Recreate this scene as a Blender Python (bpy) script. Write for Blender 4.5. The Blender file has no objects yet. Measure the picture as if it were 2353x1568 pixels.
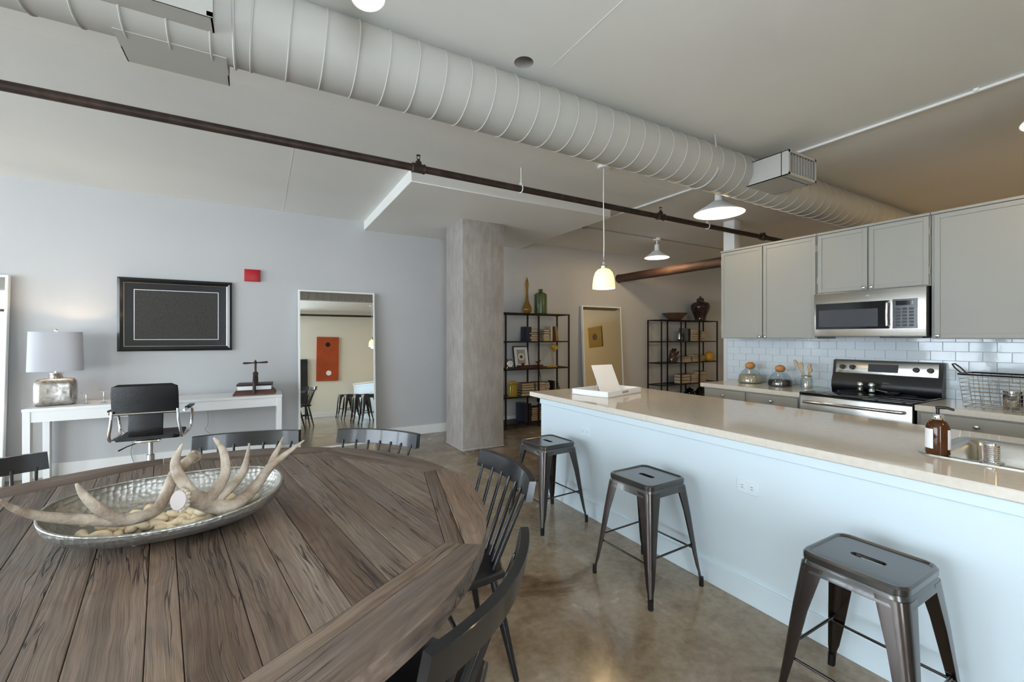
import bpy, bmesh, math, random
from mathutils import Vector, Matrix

random.seed(7)
PI = math.pi
scn = bpy.context.scene
COL = scn.collection

# ------------------------------------------------------------------ camera, world, exposure
cam_data = bpy.data.cameras.new('camera')
cam_data.sensor_width = 36.0
cam_data.lens = 997.0 / 2353.0 * 36.0
cam_data.shift_y = -9.0 / 2353.0
cam_data.clip_start = 0.02
cam_data.clip_end = 100
cam = bpy.data.objects.new('camera', cam_data)
cam.location = (0, 0, 1.40)
cam.rotation_euler = (PI / 2, 0, -PI / 6)
COL.objects.link(cam)
scn.camera = cam

world = bpy.data.worlds.new('sky')
scn.world = world
world.use_nodes = True
bgn = world.node_tree.nodes['Background']
bgn.inputs[0].default_value = (0.77, 0.89, 1.0, 1)
bgn.inputs[1].default_value = 18.8

scn.view_settings.view_transform = 'Standard'
scn.view_settings.look = 'None'
scn.view_settings.exposure = 0.0
scn.view_settings.gamma = 1.0
scn.view_settings.use_curve_mapping = False
scn.cycles.use_denoising = True
scn.cycles.max_bounces = 10
scn.cycles.diffuse_bounces = 6
scn.cycles.glossy_bounces = 5
scn.cycles.transmission_bounces = 8
scn.cycles.transparent_max_bounces = 12
scn.cycles.sample_clamp_indirect = 6.0
scn.cycles.caustics_reflective = False
scn.cycles.caustics_refractive = False

WX = -7.2          # inner face of the window wall
WY = 6.08          # inner face of the back wall
OY = -1.3          # inner face of the opposite wall
EX = 9.3           # inner face of the far end wall
CZ = 2.96          # ceiling
WINDOWS = [(-1.1, 1.1), (1.3, 3.5), (3.7, 5.1)]
WZ0, WZ1 = 0.14, 2.82
FILL_WINDOWS = [(-5.6, -4.7), (-.5, .45)]     # added openings for fill light, unseen in the wall behind the camera
for (a, b) in WINDOWS:     # portals: the daylight of the windows
    ld = bpy.data.lights.new('window_portal', 'AREA')
    ld.shape = 'RECTANGLE'
    ld.size = WZ1 - WZ0
    ld.size_y = b - a
    ld.cycles.is_portal = True
    lo = bpy.data.objects.new('window_portal', ld)
    lo.location = (WX - 0.22, (a + b) / 2, (WZ0 + WZ1) / 2)
    lo.rotation_euler = (0, -PI / 2, 0)
    COL.objects.link(lo)

for (a, b) in FILL_WINDOWS:  # portals of the added fill openings behind the camera
    ld = bpy.data.lights.new('window_portal', 'AREA')
    ld.shape = 'RECTANGLE'
    ld.size = b - a
    ld.size_y = WZ1 - WZ0
    ld.cycles.is_portal = True
    lo = bpy.data.objects.new('window_portal', ld)
    lo.location = ((a + b) / 2, OY - 0.22, (WZ0 + WZ1) / 2)
    lo.rotation_euler = (PI / 2, 0, 0)
    COL.objects.link(lo)

def lamp_light(parent, loc, watts, col=(1.0, 0.78, 0.52), r=0.05):
    ld = bpy.data.lights.new('bulb_light', 'POINT')
    ld.energy = watts
    ld.color = col
    ld.shadow_soft_size = r
    lo = bpy.data.objects.new('bulb_light', ld)
    COL.objects.link(lo)
    lo.parent = parent
    lo.location = loc
    return lo

# ------------------------------------------------------------------ geometry helpers
class B:
    def __init__(s):
        s.bm = bmesh.new()

    def _xf(s, verts, M):
        if M is not None:
            bmesh.ops.transform(s.bm, matrix=M, verts=verts)

    def box(s, x0, x1, y0, y1, z0, z1, bev=0.0, seg=2, M=None, mi=0):
        r = bmesh.ops.create_cube(s.bm, size=1.0)
        vs = r['verts']
        for v in vs:
            v.co = Vector(((x0 + x1) / 2 + v.co.x * (x1 - x0), (y0 + y1) / 2 + v.co.y * (y1 - y0), (z0 + z1) / 2 + v.co.z * (z1 - z0)))
        fs = list({f for v in vs for f in v.link_faces})
        if bev > 0:
            es = list({e for v in vs for e in v.link_edges})
            rr = bmesh.ops.bevel(s.bm, geom=es, offset=bev, segments=seg, affect='EDGES', profile=0.5)
            fs = list(set(rr['faces']) | {f for f in fs if f.is_valid})
            vs = list({v for f in fs for v in f.verts})
        for f in fs:
            f.material_index = mi
        s._xf(vs, M)
        return s

    def loops(s, rings, cap0=True, cap1=True, close=False, mi=0):
        """Loft closed rings of equal length."""
        R = [[s.bm.verts.new(p) for p in ring] for ring in rings]
        n = len(R[0])
        m = len(R)
        for i in range(m if close else m - 1):
            a, b = R[i], R[(i + 1) % m]
            for j in range(n):
                f = s.bm.faces.new((a[j], a[(j + 1) % n], b[(j + 1) % n], b[j]))
                f.material_index = mi
        if not close:
            if cap0:
                s.bm.faces.new(list(reversed(R[0]))).material_index = mi
            if cap1:
                s.bm.faces.new(R[-1]).material_index = mi
        return s

    def tube(s, pts, r, n=10, closed=False, cap=True, mi=0, flat=None):
        P = [Vector(p) for p in pts]
        m = len(P)
        rad = r if isinstance(r, (list, tuple)) else [r] * m
        T = []
        for i in range(m):
            if closed:
                t = P[(i + 1) % m] - P[i - 1]
            else:
                t = P[min(i + 1, m - 1)] - P[max(i - 1, 0)]
            T.append(t.normalized())
        u = T[0].orthogonal().normalized()
        if abs(T[0].z) < 0.9:
            u = T[0].cross(Vector((0, 0, 1))).normalized()
        rings = []
        for i in range(m):
            if i:
                q = T[i - 1].rotation_difference(T[i])
                u = q @ u
                u = (u - T[i] * u.dot(T[i])).normalized()
            v = T[i].cross(u)
            fx = flat if flat else 1.0
            rings.append([P[i] + rad[i] * (math.cos(2 * PI * k / n) * u + fx * math.sin(2 * PI * k / n) * v) for k in range(n)])
        return s.loops(rings, cap, cap, closed, mi)

    def cyl(s, p0, p1, r0, r1=None, n=16, cap=True, mi=0):
        return s.tube([p0, p1], [r0, r0 if r1 is None else r1], n, cap=cap, mi=mi)

    def lathe(s, prof, n=24, c=(0, 0, 0), mi=0, sx=1.0, sy=1.0):
        c = Vector(c)
        rings = []
        for (r, z) in prof:
            r = max(r, 1e-4)
            rings.append([c + Vector((sx * r * math.cos(2 * PI * k / n), sy * r * math.sin(2 * PI * k / n), z)) for k in range(n)])
        return s.loops(rings, True, True, False, mi)

    def prism(s, poly, z0, z1, bev=0.0, seg=2, mi=0):
        a = [s.bm.verts.new((x, y, z0)) for x, y in poly]
        b = [s.bm.verts.new((x, y, z1)) for x, y in poly]
        n = len(a)
        fs = [s.bm.faces.new(list(reversed(a))), s.bm.faces.new(b)]
        top = fs[1]
        for j in range(n):
            fs.append(s.bm.faces.new((a[j], a[(j + 1) % n], b[(j + 1) % n], b[j])))
        for f in fs:
            f.material_index = mi
        if bev > 0:
            es = list(top.edges) + list(fs[0].edges)
            bmesh.ops.bevel(s.bm, geom=es, offset=bev, segments=seg, affect='EDGES', profile=0.5)
        return s

    def sphere(s, c, r, n=16, sz=1.0, mi=0):
        m = n // 2
        prof = [(r * math.sin(PI * i / m), -r * sz * math.cos(PI * i / m)) for i in range(m + 1)]
        return s.lathe(prof, n, c, mi)

    def mesh(s, name='mesh', smooth=True, angle=40):
        bmesh.ops.recalc_face_normals(s.bm, faces=s.bm.faces)
        me = bpy.data.meshes.new(name)
        s.bm.to_mesh(me)
        s.bm.free()
        if smooth:
            for p in me.polygons:
                p.use_smooth = True
            me.set_sharp_from_angle(angle=math.radians(angle))
        return me

def link(name, me, mats, parent=None, loc=None, rz=None):
    o = bpy.data.objects.new(name, me)
    COL.objects.link(o)
    if mats is not None:
        for m in (mats if isinstance(mats, (list, tuple)) else [mats]):
            if len(me.materials) < (len(mats) if isinstance(mats, (list, tuple)) else 1):
                me.materials.append(m)
    if parent is not None:
        o.parent = parent
    if loc is not None:
        o.location = loc
    if rz is not None:
        o.rotation_euler = (0, 0, rz)
    return o

def obj(name, b, mats, parent=None, loc=None, rz=None, smooth=True, angle=40):
    return link(name, b.mesh(name, smooth, angle), mats, parent, loc, rz)

def tag(o, label, cat, group=None):
    o['label'] = label
    o['category'] = cat
    if group:
        o['group'] = group
    return o

def thing(name, label, cat, loc=(0, 0, 0), rz=0.0, group=None):
    o = bpy.data.objects.new(name, None)
    o.empty_display_size = 0.1
    COL.objects.link(o)
    o.location = loc
    o.rotation_euler = (0, 0, rz)
    return tag(o, label, cat, group)

def struct(name, b, mats, smooth=False):
    o = obj(name, b, mats, smooth=smooth)
    o['kind'] = 'structure'
    return o

def dup(root, loc, rz, label=None):
    r = root.copy()
    COL.objects.link(r)
    r.location = loc
    r.rotation_euler = (0, 0, rz)
    if label:
        r['label'] = label
    for ch in list(root.children):
        c = ch.copy()
        COL.objects.link(c)
        c.parent = r
        for g in list(ch.children):
            d = g.copy()
            COL.objects.link(d)
            d.parent = c
    return r

def rrect(w, d, r, n=5, cx=0, cy=0):
    """Rounded rectangle outline, full width w and depth d."""
    out = []
    for (sx, sy, a0) in ((1, 1, 0), (-1, 1, PI / 2), (-1, -1, PI), (1, -1, 3 * PI / 2)):
        for k in range(n + 1):
            a = a0 + PI / 2 * k / n
            out.append((cx + sx * (w / 2 - r) + r * math.cos(a), cy + sy * (d / 2 - r) + r * math.sin(a)))
    return out

# ------------------------------------------------------------------ materials
def lin(c):
    return tuple(((v / 255 / 12.92) if v / 255 <= 0.04045 else ((v / 255 + 0.055) / 1.055) ** 2.4) for v in c)

def mat(name, col, rough=0.5, metal=0.0, var=None, bump=None, coat=0.0, trans=0.0, ior=1.45, emit=None, spec=None, sss=None, aniso=None):
    """var = (scale, second colour, contrast low, high[, stretch]); bump = (scale, strength[, stretch])."""
    m = bpy.data.materials.new(name)
    m.use_nodes = True
    nt = m.node_tree
    p = nt.nodes['Principled BSDF']
    p.inputs['Base Color'].default_value = (*lin(col), 1)
    p.inputs['Roughness'].default_value = rough
    p.inputs['Metallic'].default_value = metal
    p.inputs['IOR'].default_value = ior
    if coat:
        p.inputs['Coat Weight'].default_value = coat
        p.inputs['Coat Roughness'].default_value = 0.08
    if trans:
        p.inputs['Transmission Weight'].default_value = trans
    if spec is not None:
        p.inputs['Specular IOR Level'].default_value = spec
    if emit:
        p.inputs['Emission Color'].default_value = (*lin(emit[0]), 1)
        p.inputs['Emission Strength'].default_value = emit[1]
    tc = nt.nodes.new('ShaderNodeTexCoord')
    if var:
        mp = nt.nodes.new('ShaderNodeMapping')
        if len(var) > 4:
            mp.inputs['Scale'].default_value = var[4]
        nt.links.new(tc.outputs['Object'], mp.inputs[0])
        nz = nt.nodes.new('ShaderNodeTexNoise')
        nz.inputs['Scale'].default_value = var[0]
        nz.inputs['Detail'].default_value = 6
        nt.links.new(mp.outputs[0], nz.inputs['Vector'])
        rp = nt.nodes.new('ShaderNodeValToRGB')
        rp.color_ramp.elements[0].position = var[2]
        rp.color_ramp.elements[1].position = var[3]
        rp.color_ramp.elements[0].color = (*lin(col), 1)
        rp.color_ramp.elements[1].color = (*lin(var[1]), 1)
        nt.links.new(nz.outputs['Fac'], rp.inputs[0])
        nt.links.new(rp.outputs[0], p.inputs['Base Color'])
    if bump:
        mp = nt.nodes.new('ShaderNodeMapping')
        if len(bump) > 2:
            mp.inputs['Scale'].default_value = bump[2]
        nt.links.new(tc.outputs['Object'], mp.inputs[0])
        nz = nt.nodes.new('ShaderNodeTexNoise')
        nz.inputs['Scale'].default_value = bump[0]
        nz.inputs['Detail'].default_value = 5
        nt.links.new(mp.outputs[0], nz.inputs['Vector'])
        bp = nt.nodes.new('ShaderNodeBump')
        bp.inputs['Strength'].default_value = bump[1]
        bp.inputs['Distance'].default_value = 0.02
        nt.links.new(nz.outputs['Fac'], bp.inputs['Height'])
        nt.links.new(bp.outputs[0], p.inputs['Normal'])
    return m

M = {}
M['wall'] = mat('wall_paint', (194, 194, 195), 0.85, bump=(9, 0.05), var=(0.8, (189, 189, 189), .4, .7))
M['wall_cream'] = mat('wall_paint_cream', (236, 232, 216), 0.85)
M['ceiling'] = mat('ceiling_paint', (236, 235, 231), 0.8, bump=(4, 0.10), var=(0.9, (229, 228, 223), .35, .7))
M['white'] = mat('white_paint', (236, 236, 234), 0.45)
M['white_gloss'] = mat('white_lacquer', (240, 240, 240), 0.25)
M['duct'] = mat('painted_duct', (176, 174, 168), 0.55, bump=(3, 0.06))
M['pipe'] = mat('dark_iron_pipe', (58, 46, 42), 0.5, 0.3, var=(14, (84, 66, 58), .45, .75))
M['rust'] = mat('rusty_pipe', (66, 46, 38), 0.65, 0.1, var=(7, (100, 80, 68), .5, .75, (1, .4, 1)))
M['cab'] = mat('greige_cabinet_paint', (156, 156, 150), 0.45)
M['cab_low'] = mat('greige_base_cabinet_paint', (164, 160, 150), 0.45)
M['quartz'] = mat('warm_white_quartz', (222, 214, 202), 0.07, var=(40, (216, 207, 194), .4, .7))
M['island'] = mat('island_white_paint', (216, 230, 238), 0.5)
M['steel'] = mat('brushed_steel', (196, 194, 188), 0.24, 1.0, bump=(60, 0.03, (1, .02, 1)))
M['chrome'] = mat('chrome', (225, 225, 228), 0.07, 1.0)
M['blackglass'] = mat('black_glass', (10, 11, 12), 0.04)
M['darkscreen'] = mat('dark_display', (58, 60, 66), 0.15)
M['blackpl'] = mat('black_plastic', (18, 18, 19), 0.35)
M['black_paint'] = mat('black_painted_wood', (20, 21, 24), 0.3, coat=0.3)
M['leather'] = mat('black_leather', (16, 17, 20), 0.42, bump=(120, 0.15))
M['gun'] = mat('gunmetal_stool', (70, 62, 58), 0.25, 0.85, coat=0.5)
M['gun_seat'] = mat('gunmetal_seat', (78, 76, 74), 0.27, 0.8, coat=0.5)
M['bronze'] = mat('dark_bronze_metal', (40, 31, 29), 0.45, 0.5)
M['clearglass'] = mat('clear_glass', (245, 248, 248), 0.02, trans=1.0, ior=1.2)
M['paper'] = mat('white_paper', (240, 241, 244), 0.6)
M['tile'] = mat('white_glazed_tile', (212, 220, 226), 0.06, bump=(7, 0.03))
M['grout'] = mat('grout', (206, 212, 216), 0.8)
M['cork'] = mat('cork', (196, 140, 84), 0.8, var=(40, (170, 112, 62), .4, .7))
M['amber'] = mat('amber_glass', (186, 142, 62), 0.08, trans=0.7)
M['amber_dark'] = mat('brown_bottle_glass', (84, 44, 14), 0.06, trans=0.35)
M['green'] = mat('green_bottle_glass', (86, 104, 62), 0.2, trans=0.25)
M['red'] = mat('red_plastic', (176, 22, 34), 0.4)
M['yellow_glass'] = mat('yellow_glass', (200, 168, 40), 0.08, trans=0.4)
M['yellow'] = mat('mustard_enamel', (190, 146, 52), 0.35)
M['wood_dark'] = mat('dark_wood', (88, 52, 38), 0.45, var=(6, (70, 40, 30), .4, .7, (1, 8, 8)))
M['wood_bowl'] = mat('turned_wood', (96, 74, 58), 0.45, var=(8, (76, 56, 42), .4, .7))
M['wood_light'] = mat('pale_wood', (196, 172, 138), 0.6)
M['glaze'] = mat('brown_glaze', (52, 36, 34), 0.12, var=(18, (74, 54, 50), .45, .65))
M['antler'] = mat('antler', (138, 120, 102), 0.55, bump=(70, 0.35, (1, 1, 1)), var=(13, (196, 183, 166), .34, .62))
M['bone'] = mat('cream_bone', (236, 218, 184), 0.5, bump=(40, 0.2), var=(22, (198, 166, 122), .5, .78))
M['cutbone'] = mat('antler_cut_face', (178, 166, 162), 0.6)
M['shade'] = mat('lamp_shade_linen', (232, 232, 236), 0.8)
M['switch'] = mat('white_plate', (222, 234, 240), 0.4)
M['pages'] = mat('book_pages', (190, 174, 146), 0.8, bump=(200, 0.2, (.02, .02, 1)))
M['sign_back'] = M['paper']
M['orange'] = mat('orange_board', (178, 78, 34), 0.5, var=(4, (160, 64, 28), .4, .7))
M['black_board'] = mat('black_board', (34, 34, 34), 0.5, var=(4, (50, 50, 50), .4, .7))
M['bulb'] = mat('lit_bulb', (255, 240, 210), 0.4, emit=((255, 226, 170), 9.0))
M['bulb_hot'] = mat('lit_bulb_bright', (255, 244, 225), 0.4, emit=((255, 230, 175), 10.0))
M['pendant_glass'] = mat('lit_opal_glass', (255, 240, 200), 0.3, emit=((255, 222, 130), 1.5))
M['lens'] = mat('lit_lens', (255, 240, 200), 0.3, emit=((255, 232, 160), 3.0))

def mirror_mat():
    m = bpy.data.materials.new('mirror_glass')
    m.use_nodes = True
    p = m.node_tree.nodes['Principled BSDF']
    p.inputs['Base Color'].default_value = (0.90, 0.91, 0.89, 1)
    p.inputs['Metallic'].default_value = 1
    p.inputs['Roughness'].default_value = 0.0
    return m
M['mirror'] = mirror_mat()

def pane_mat():
    m = bpy.data.materials.new('window_glass')
    m.use_nodes = True
    nt = m.node_tree
    nt.nodes.remove(nt.nodes['Principled BSDF'])
    out = nt.nodes['Material Output']
    mx = nt.nodes.new('ShaderNodeMixShader')
    tr = nt.nodes.new('ShaderNodeBsdfTransparent')
    gl = nt.nodes.new('ShaderNodeBsdfGlossy')
    gl.inputs['Roughness'].default_value = 0.02
    mx.inputs[0].default_value = 0.06
    nt.links.new(tr.outputs[0], mx.inputs[1])
    nt.links.new(gl.outputs[0], mx.inputs[2])
    nt.links.new(mx.outputs[0], out.inputs[0])
    return m
M['pane'] = pane_mat()
def thin_glass(name, col, fac):
    m = pane_mat()
    m.name = name
    for n in m.node_tree.nodes:
        if n.type == 'BSDF_TRANSPARENT':
            n.inputs[0].default_value = (*lin(col), 1)
        if n.type == 'MIX_SHADER':
            n.inputs[0].default_value = fac
    return m
M['jarglass'] = thin_glass('clear_jar_glass', (236, 242, 242), 0.14)
M['shelfglass'] = thin_glass('shelf_glass', (214, 224, 220), 0.10)

def shade_mat():
    """Linen lamp shade: diffuse with some light passing through."""
    m = bpy.data.materials.new('lamp_shade_fabric')
    m.use_nodes = True
    nt = m.node_tree
    nt.nodes.remove(nt.nodes['Principled BSDF'])
    out = nt.nodes['Material Output']
    mx = nt.nodes.new('ShaderNodeMixShader')
    df = nt.nodes.new('ShaderNodeBsdfDiffuse')
    tl = nt.nodes.new('ShaderNodeBsdfTranslucent')
    df.inputs[0].default_value = (*lin((206, 207, 214)), 1)
    tl.inputs[0].default_value = (*lin((236, 232, 226)), 1)
    mx.inputs[0].default_value = 0.06
    nt.links.new(df.outputs[0], mx.inputs[1])
    nt.links.new(tl.outputs[0], mx.inputs[2])
    nt.links.new(mx.outputs[0], out.inputs[0])
    return m
M['shade'] = shade_mat()

class NT:
    """Small node-tree helper."""
    def __init__(s, name):
        s.m = bpy.data.materials.new(name)
        s.m.use_nodes = True
        s.nt = s.m.node_tree
        s.p = s.nt.nodes['Principled BSDF']
        s.tc = s.nt.nodes.new('ShaderNodeTexCoord')
    def n(s, t, **kw):
        x = s.nt.nodes.new(t)
        for k, v in kw.items():
            setattr(x, k, v)
        return x
    def l(s, a, b):
        s.nt.links.new(a, b)
    def mapping(s, scale=(1, 1, 1), src=None):
        mp = s.n('ShaderNodeMapping')
        mp.inputs['Scale'].default_value = scale
        s.l(src or s.tc.outputs['Object'], mp.inputs[0])
        return mp.outputs[0]
    def noise(s, vec, scale, detail=6, rough=0.55, dist=0.0):
        x = s.n('ShaderNodeTexNoise')
        x.inputs['Scale'].default_value = scale
        x.inputs['Detail'].default_value = detail
        x.inputs['Roughness'].default_value = rough
        x.inputs['Distortion'].default_value = dist
        s.l(vec, x.inputs['Vector'])
        return x.outputs['Fac']
    def ramp(s, fac, stops):
        x = s.n('ShaderNodeValToRGB')
        while len(x.color_ramp.elements) < len(stops):
            x.color_ramp.elements.new(0.5)
        for e, (pos, c) in zip(x.color_ramp.elements, stops):
            e.position = pos
            e.color = (*lin(c), 1) if len(c) == 3 else c
        s.l(fac, x.inputs[0])
        return x.outputs[0]
    def mix(s, fac, a, b, mode='MIX'):
        x = s.n('ShaderNodeMix', data_type='RGBA', blend_type=mode)
        if isinstance(fac, float):
            x.inputs[0].default_value = fac
        else:
            s.l(fac, x.inputs[0])
        for k, v in ((6, a), (7, b)):
            if isinstance(v, tuple):
                x.inputs[k].default_value = (*v, 1)
            else:
                s.l(v, x.inputs[k])
        return x.outputs[2]
    def math(s, op, a, b=0.0):
        x = s.n('ShaderNodeMath', operation=op)
        for k, v in ((0, a), (1, b)):
            if isinstance(v, (int, float)):
                x.inputs[k].default_value = v
            else:
                s.l(v, x.inputs[k])
        return x.outputs[0]
    def bump(s, h, strength, dist=0.01):
        x = s.n('ShaderNodeBump')
        x.inputs['Strength'].default_value = strength
        x.inputs['Distance'].default_value = dist
        s.l(h, x.inputs['Height'])
        s.l(x.outputs[0], s.p.inputs['Normal'])
    def col(s, c):
        s.l(c, s.p.inputs['Base Color'])

def floor_mat():
    t = NT('polished_concrete')
    v = t.mapping()
    a = t.noise(v, 0.9, 8, 0.6, 0.4)
    b = t.noise(v, 3.2, 8, 0.62, 0.3)
    c = t.noise(v, 26, 4, 0.6)
    st = t.noise(v, 1.7, 7, 0.6, 0.9)
    c1 = t.ramp(a, [(0.30, (118, 96, 72)), (0.50, (156, 138, 114)), (0.70, (186, 174, 156))])
    c2 = t.ramp(b, [(0.30, (104, 76, 48)), (0.52, (152, 133, 108)), (0.75, (190, 179, 164))])
    cc = t.mix(0.5, c1, c2)
    stain = t.ramp(st, [(0.30, (136, 98, 58)), (0.42, (255, 255, 255))])
    cc = t.mix(0.75, cc, stain, 'MULTIPLY')
    sp = t.ramp(c, [(0.35, (170, 170, 170)), (0.6, (255, 255, 255))])
    cc = t.mix(0.35, cc, sp, 'MULTIPLY')
    t.col(cc)
    t.p.inputs['Roughness'].default_value = 0.16
    r = t.ramp(b, [(0.3, (0.14, 0.14, 0.14, 1)), (0.7, (0.30, 0.30, 0.30, 1))])
    t.l(r, t.p.inputs['Roughness'])
    t.p.inputs['Coat Weight'].default_value = 0.25
    t.p.inputs['Coat Roughness'].default_value = 0.12
    t.bump(a, 0.05, 0.02)
    return t.m
M['floor'] = floor_mat()

def column_mat():
    t = NT('raw_concrete')
    v = t.mapping()
    vs = t.mapping((3, 3, 0.7))
    a = t.noise(v, 2.2, 8, 0.62, 0.3)
    b = t.noise(vs, 7, 6, 0.6)
    f = t.noise(v, 60, 4, 0.7)
    c1 = t.ramp(a, [(0.3, (138, 128, 120)), (0.55, (160, 153, 146)), (0.75, (178, 174, 168))])
    c2 = t.ramp(b, [(0.35, (146, 138, 131)), (0.65, (176, 171, 165))])
    cc = t.mix(0.5, c1, c2)
    pit = t.ramp(f, [(0.28, (110, 104, 98)), (0.36, (255, 255, 255))])
    cc = t.mix(0.6, cc, pit, 'MULTIPLY')
    t.col(cc)
    t.p.inputs['Roughness'].default_value = 0.85
    t.bump(f, 0.35, 0.01)
    return t.m
M['column'] = column_mat()

def wood_mat(name='reclaimed_elm'):
    """Weathered plank: grain runs along the object's local y."""
    t = NT(name)
    oi = t.n('ShaderNodeObjectInfo')
    add = t.n('ShaderNodeVectorMath', operation='ADD')
    cmb = t.n('ShaderNodeCombineXYZ')
    rx = t.math('MULTIPLY', oi.outputs['Random'], 37.0)
    ry = t.math('MULTIPLY', oi.outputs['Random'], 91.0)
    t.l(rx, cmb.inputs[0]); t.l(ry, cmb.inputs[1])
    t.l(t.tc.outputs['Object'], add.inputs[0])
    t.l(cmb.outputs[0], add.inputs[1])
    src = add.outputs[0]
    # slight waviness: shift x by a slow noise
    wv = t.noise(t.mapping((1.0, 0.45, 1.0), src), 5.0, 3, 0.5)
    w2 = t.math('MULTIPLY', t.math('SUBTRACT', wv, 0.5), 0.045)
    sep = t.n('ShaderNodeSeparateXYZ'); t.l(src, sep.inputs[0])
    cb2 = t.n('ShaderNodeCombineXYZ')
    t.l(t.math('ADD', sep.outputs[0], w2), cb2.inputs[0])
    t.l(sep.outputs[1], cb2.inputs[1]); t.l(sep.outputs[2], cb2.inputs[2])
    v = cb2.outputs[0]
    fib = t.noise(t.mapping((240, 5.0, 60), v), 1.0, 5, 0.65)          # fine fibres
    g1 = t.noise(t.mapping((75, 1.7, 20), v), 1.0, 6, 0.65)            # streaks
    g3 = t.noise(t.mapping((15, 0.8, 8), v), 1.0, 4, 0.6)              # broad bands
    cth = t.noise(t.mapping((7.5, 0.9, 4), v), 1.0, 2, 0.45)           # growth rings
    ring = t.math('SINE', t.math('MULTIPLY', cth, 120.0))
    ck = t.noise(t.mapping((34, 1.25, 10), v), 1.0, 3, 0.55)           # long thin cracks
    cm = t.noise(t.mapping((6, 2.2, 4), src), 1.0, 3, 0.5)
    blot = t.noise(t.mapping((4.0, 2.2, 2.0), src), 1.0, 5, 0.6)
    base = t.ramp(g3, [(0.28, (124, 107, 94)), (0.5, (160, 142, 127)), (0.72, (200, 184, 169))])
    fine = t.ramp(g1, [(0.32, (98, 90, 84)), (0.49, (214, 210, 206)), (0.66, (255, 255, 255))])
    cc = t.mix(0.8, base, fine, 'MULTIPLY')
    fb = t.ramp(fib, [(0.32, (150, 142, 136)), (0.55, (240, 238, 236)), (0.75, (255, 255, 255))])
    cc = t.mix(0.7, cc, fb, 'MULTIPLY')
    rl = t.ramp(t.math('ADD', t.math('MULTIPLY', ring, 0.5), 0.5), [(0.0, (150, 138, 128)), (0.28, (250, 248, 246)), (1.0, (255, 255, 255))])
    cc = t.mix(0.45, cc, rl, 'MULTIPLY')
    gr = t.ramp(blot, [(0.34, (134, 108, 86)), (0.50, (156, 143, 132)), (0.68, (166, 164, 163))])
    cc = t.mix(0.34, cc, gr)
    rnd = t.ramp(oi.outputs['Random'], [(0.0, (182, 171, 163)), (0.2, (238, 230, 221)), (0.4, (196, 193, 194)), (0.6, (226, 211, 197)), (0.8, (212, 211, 213)), (1.0, (192, 176, 163))])
    cc = t.mix(1.0, cc, rnd, 'MULTIPLY')
    dist = t.math('ABSOLUTE', t.math('SUBTRACT', ck, 0.47))
    thin = t.ramp(dist, [(0.006, (1, 1, 1, 1)), (0.018, (0, 0, 0, 1))])
    msk = t.ramp(cm, [(0.45, (0, 0, 0, 1)), (0.54, (1, 1, 1, 1))])
    kf = t.math('MULTIPLY', thin, msk)
    cc = t.mix(kf, cc, lin((56, 44, 37)))
    t.col(cc)
    rg = t.ramp(g3, [(0.3, (0.58, 0.58, 0.58, 1)), (0.7, (0.42, 0.42, 0.42, 1))])
    t.l(rg, t.p.inputs['Roughness'])
    hgt = t.math('ADD', t.math('MULTIPLY', g1, 0.7), t.math('MULTIPLY', fib, 0.4))
    hgt = t.math('ADD', hgt, t.math('MULTIPLY', ring, 0.06))
    hgt = t.math('SUBTRACT', hgt, t.math('MULTIPLY', kf, 0.8))
    t.bump(hgt, 0.6, 0.006)
    return t.m
M['elm'] = wood_mat()

def hammered_mat():
    t = NT('hammered_aluminium')
    v = t.tc.outputs['Object']
    vo = t.n('ShaderNodeTexVoronoi', feature='F1')
    vo.inputs['Scale'].default_value = 62
    vo.inputs['Randomness'].default_value = 0.45
    t.l(v, vo.inputs['Vector'])
    t.p.inputs['Metallic'].default_value = 0.9
    t.p.inputs['Roughness'].default_value = 0.44
    cc = t.ramp(t.noise(v, 6, 4), [(0.3, (150, 147, 141)), (0.7, (180, 178, 172))])
    t.col(cc)
    t.bump(vo.outputs['Distance'], 0.32, 0.010)
    return t.m
M['hammered'] = hammered_mat()

def mercury_mat():
    t = NT('mercury_glass')
    v = t.tc.outputs['Object']
    a = t.noise(v, 14, 8, 0.7, 0.6)
    t.col(t.ramp(a, [(0.32, (112, 104, 98)), (0.5, (172, 166, 160)), (0.7, (206, 202, 196))]))
    t.p.inputs['Metallic'].default_value = 0.85
    t.l(t.ramp(a, [(0.3, (0.45, 0.45, 0.45, 1)), (0.7, (0.16, 0.16, 0.16, 1))]), t.p.inputs['Roughness'])
    return t.m
M['mercury'] = mercury_mat()

def print_mat():
    """Dark print with faint ruled lines of small type."""
    t = NT('dark_print')
    v = t.mapping((1, 1, 1))
    sep = t.n('ShaderNodeSeparateXYZ'); t.l(v, sep.inputs[0])
    ln = t.math('SINE', t.math('MULTIPLY', sep.outputs[2], 560.0))
    nz = t.noise(t.mapping((60, 1, 220)), 1.0, 2, 0.5)
    k = t.math('MULTIPLY', t.math('GREATER_THAN', ln, 0.0), t.math('GREATER_THAN', nz, 0.5))
    cc = t.mix(t.math('MULTIPLY', k, 0.35), lin((44, 43, 44)), lin((92, 90, 88)))
    t.col(cc)
    t.p.inputs['Roughness'].default_value = 0.08
    return t.m
M['print'] = print_mat()
# ================================================================== the shell of the loft
b = B(); b.box(WX - .3, EX + .2, OY - .2, WY + .2, -.12, 0)
floor = struct('floor', b, M['floor'])

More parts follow.
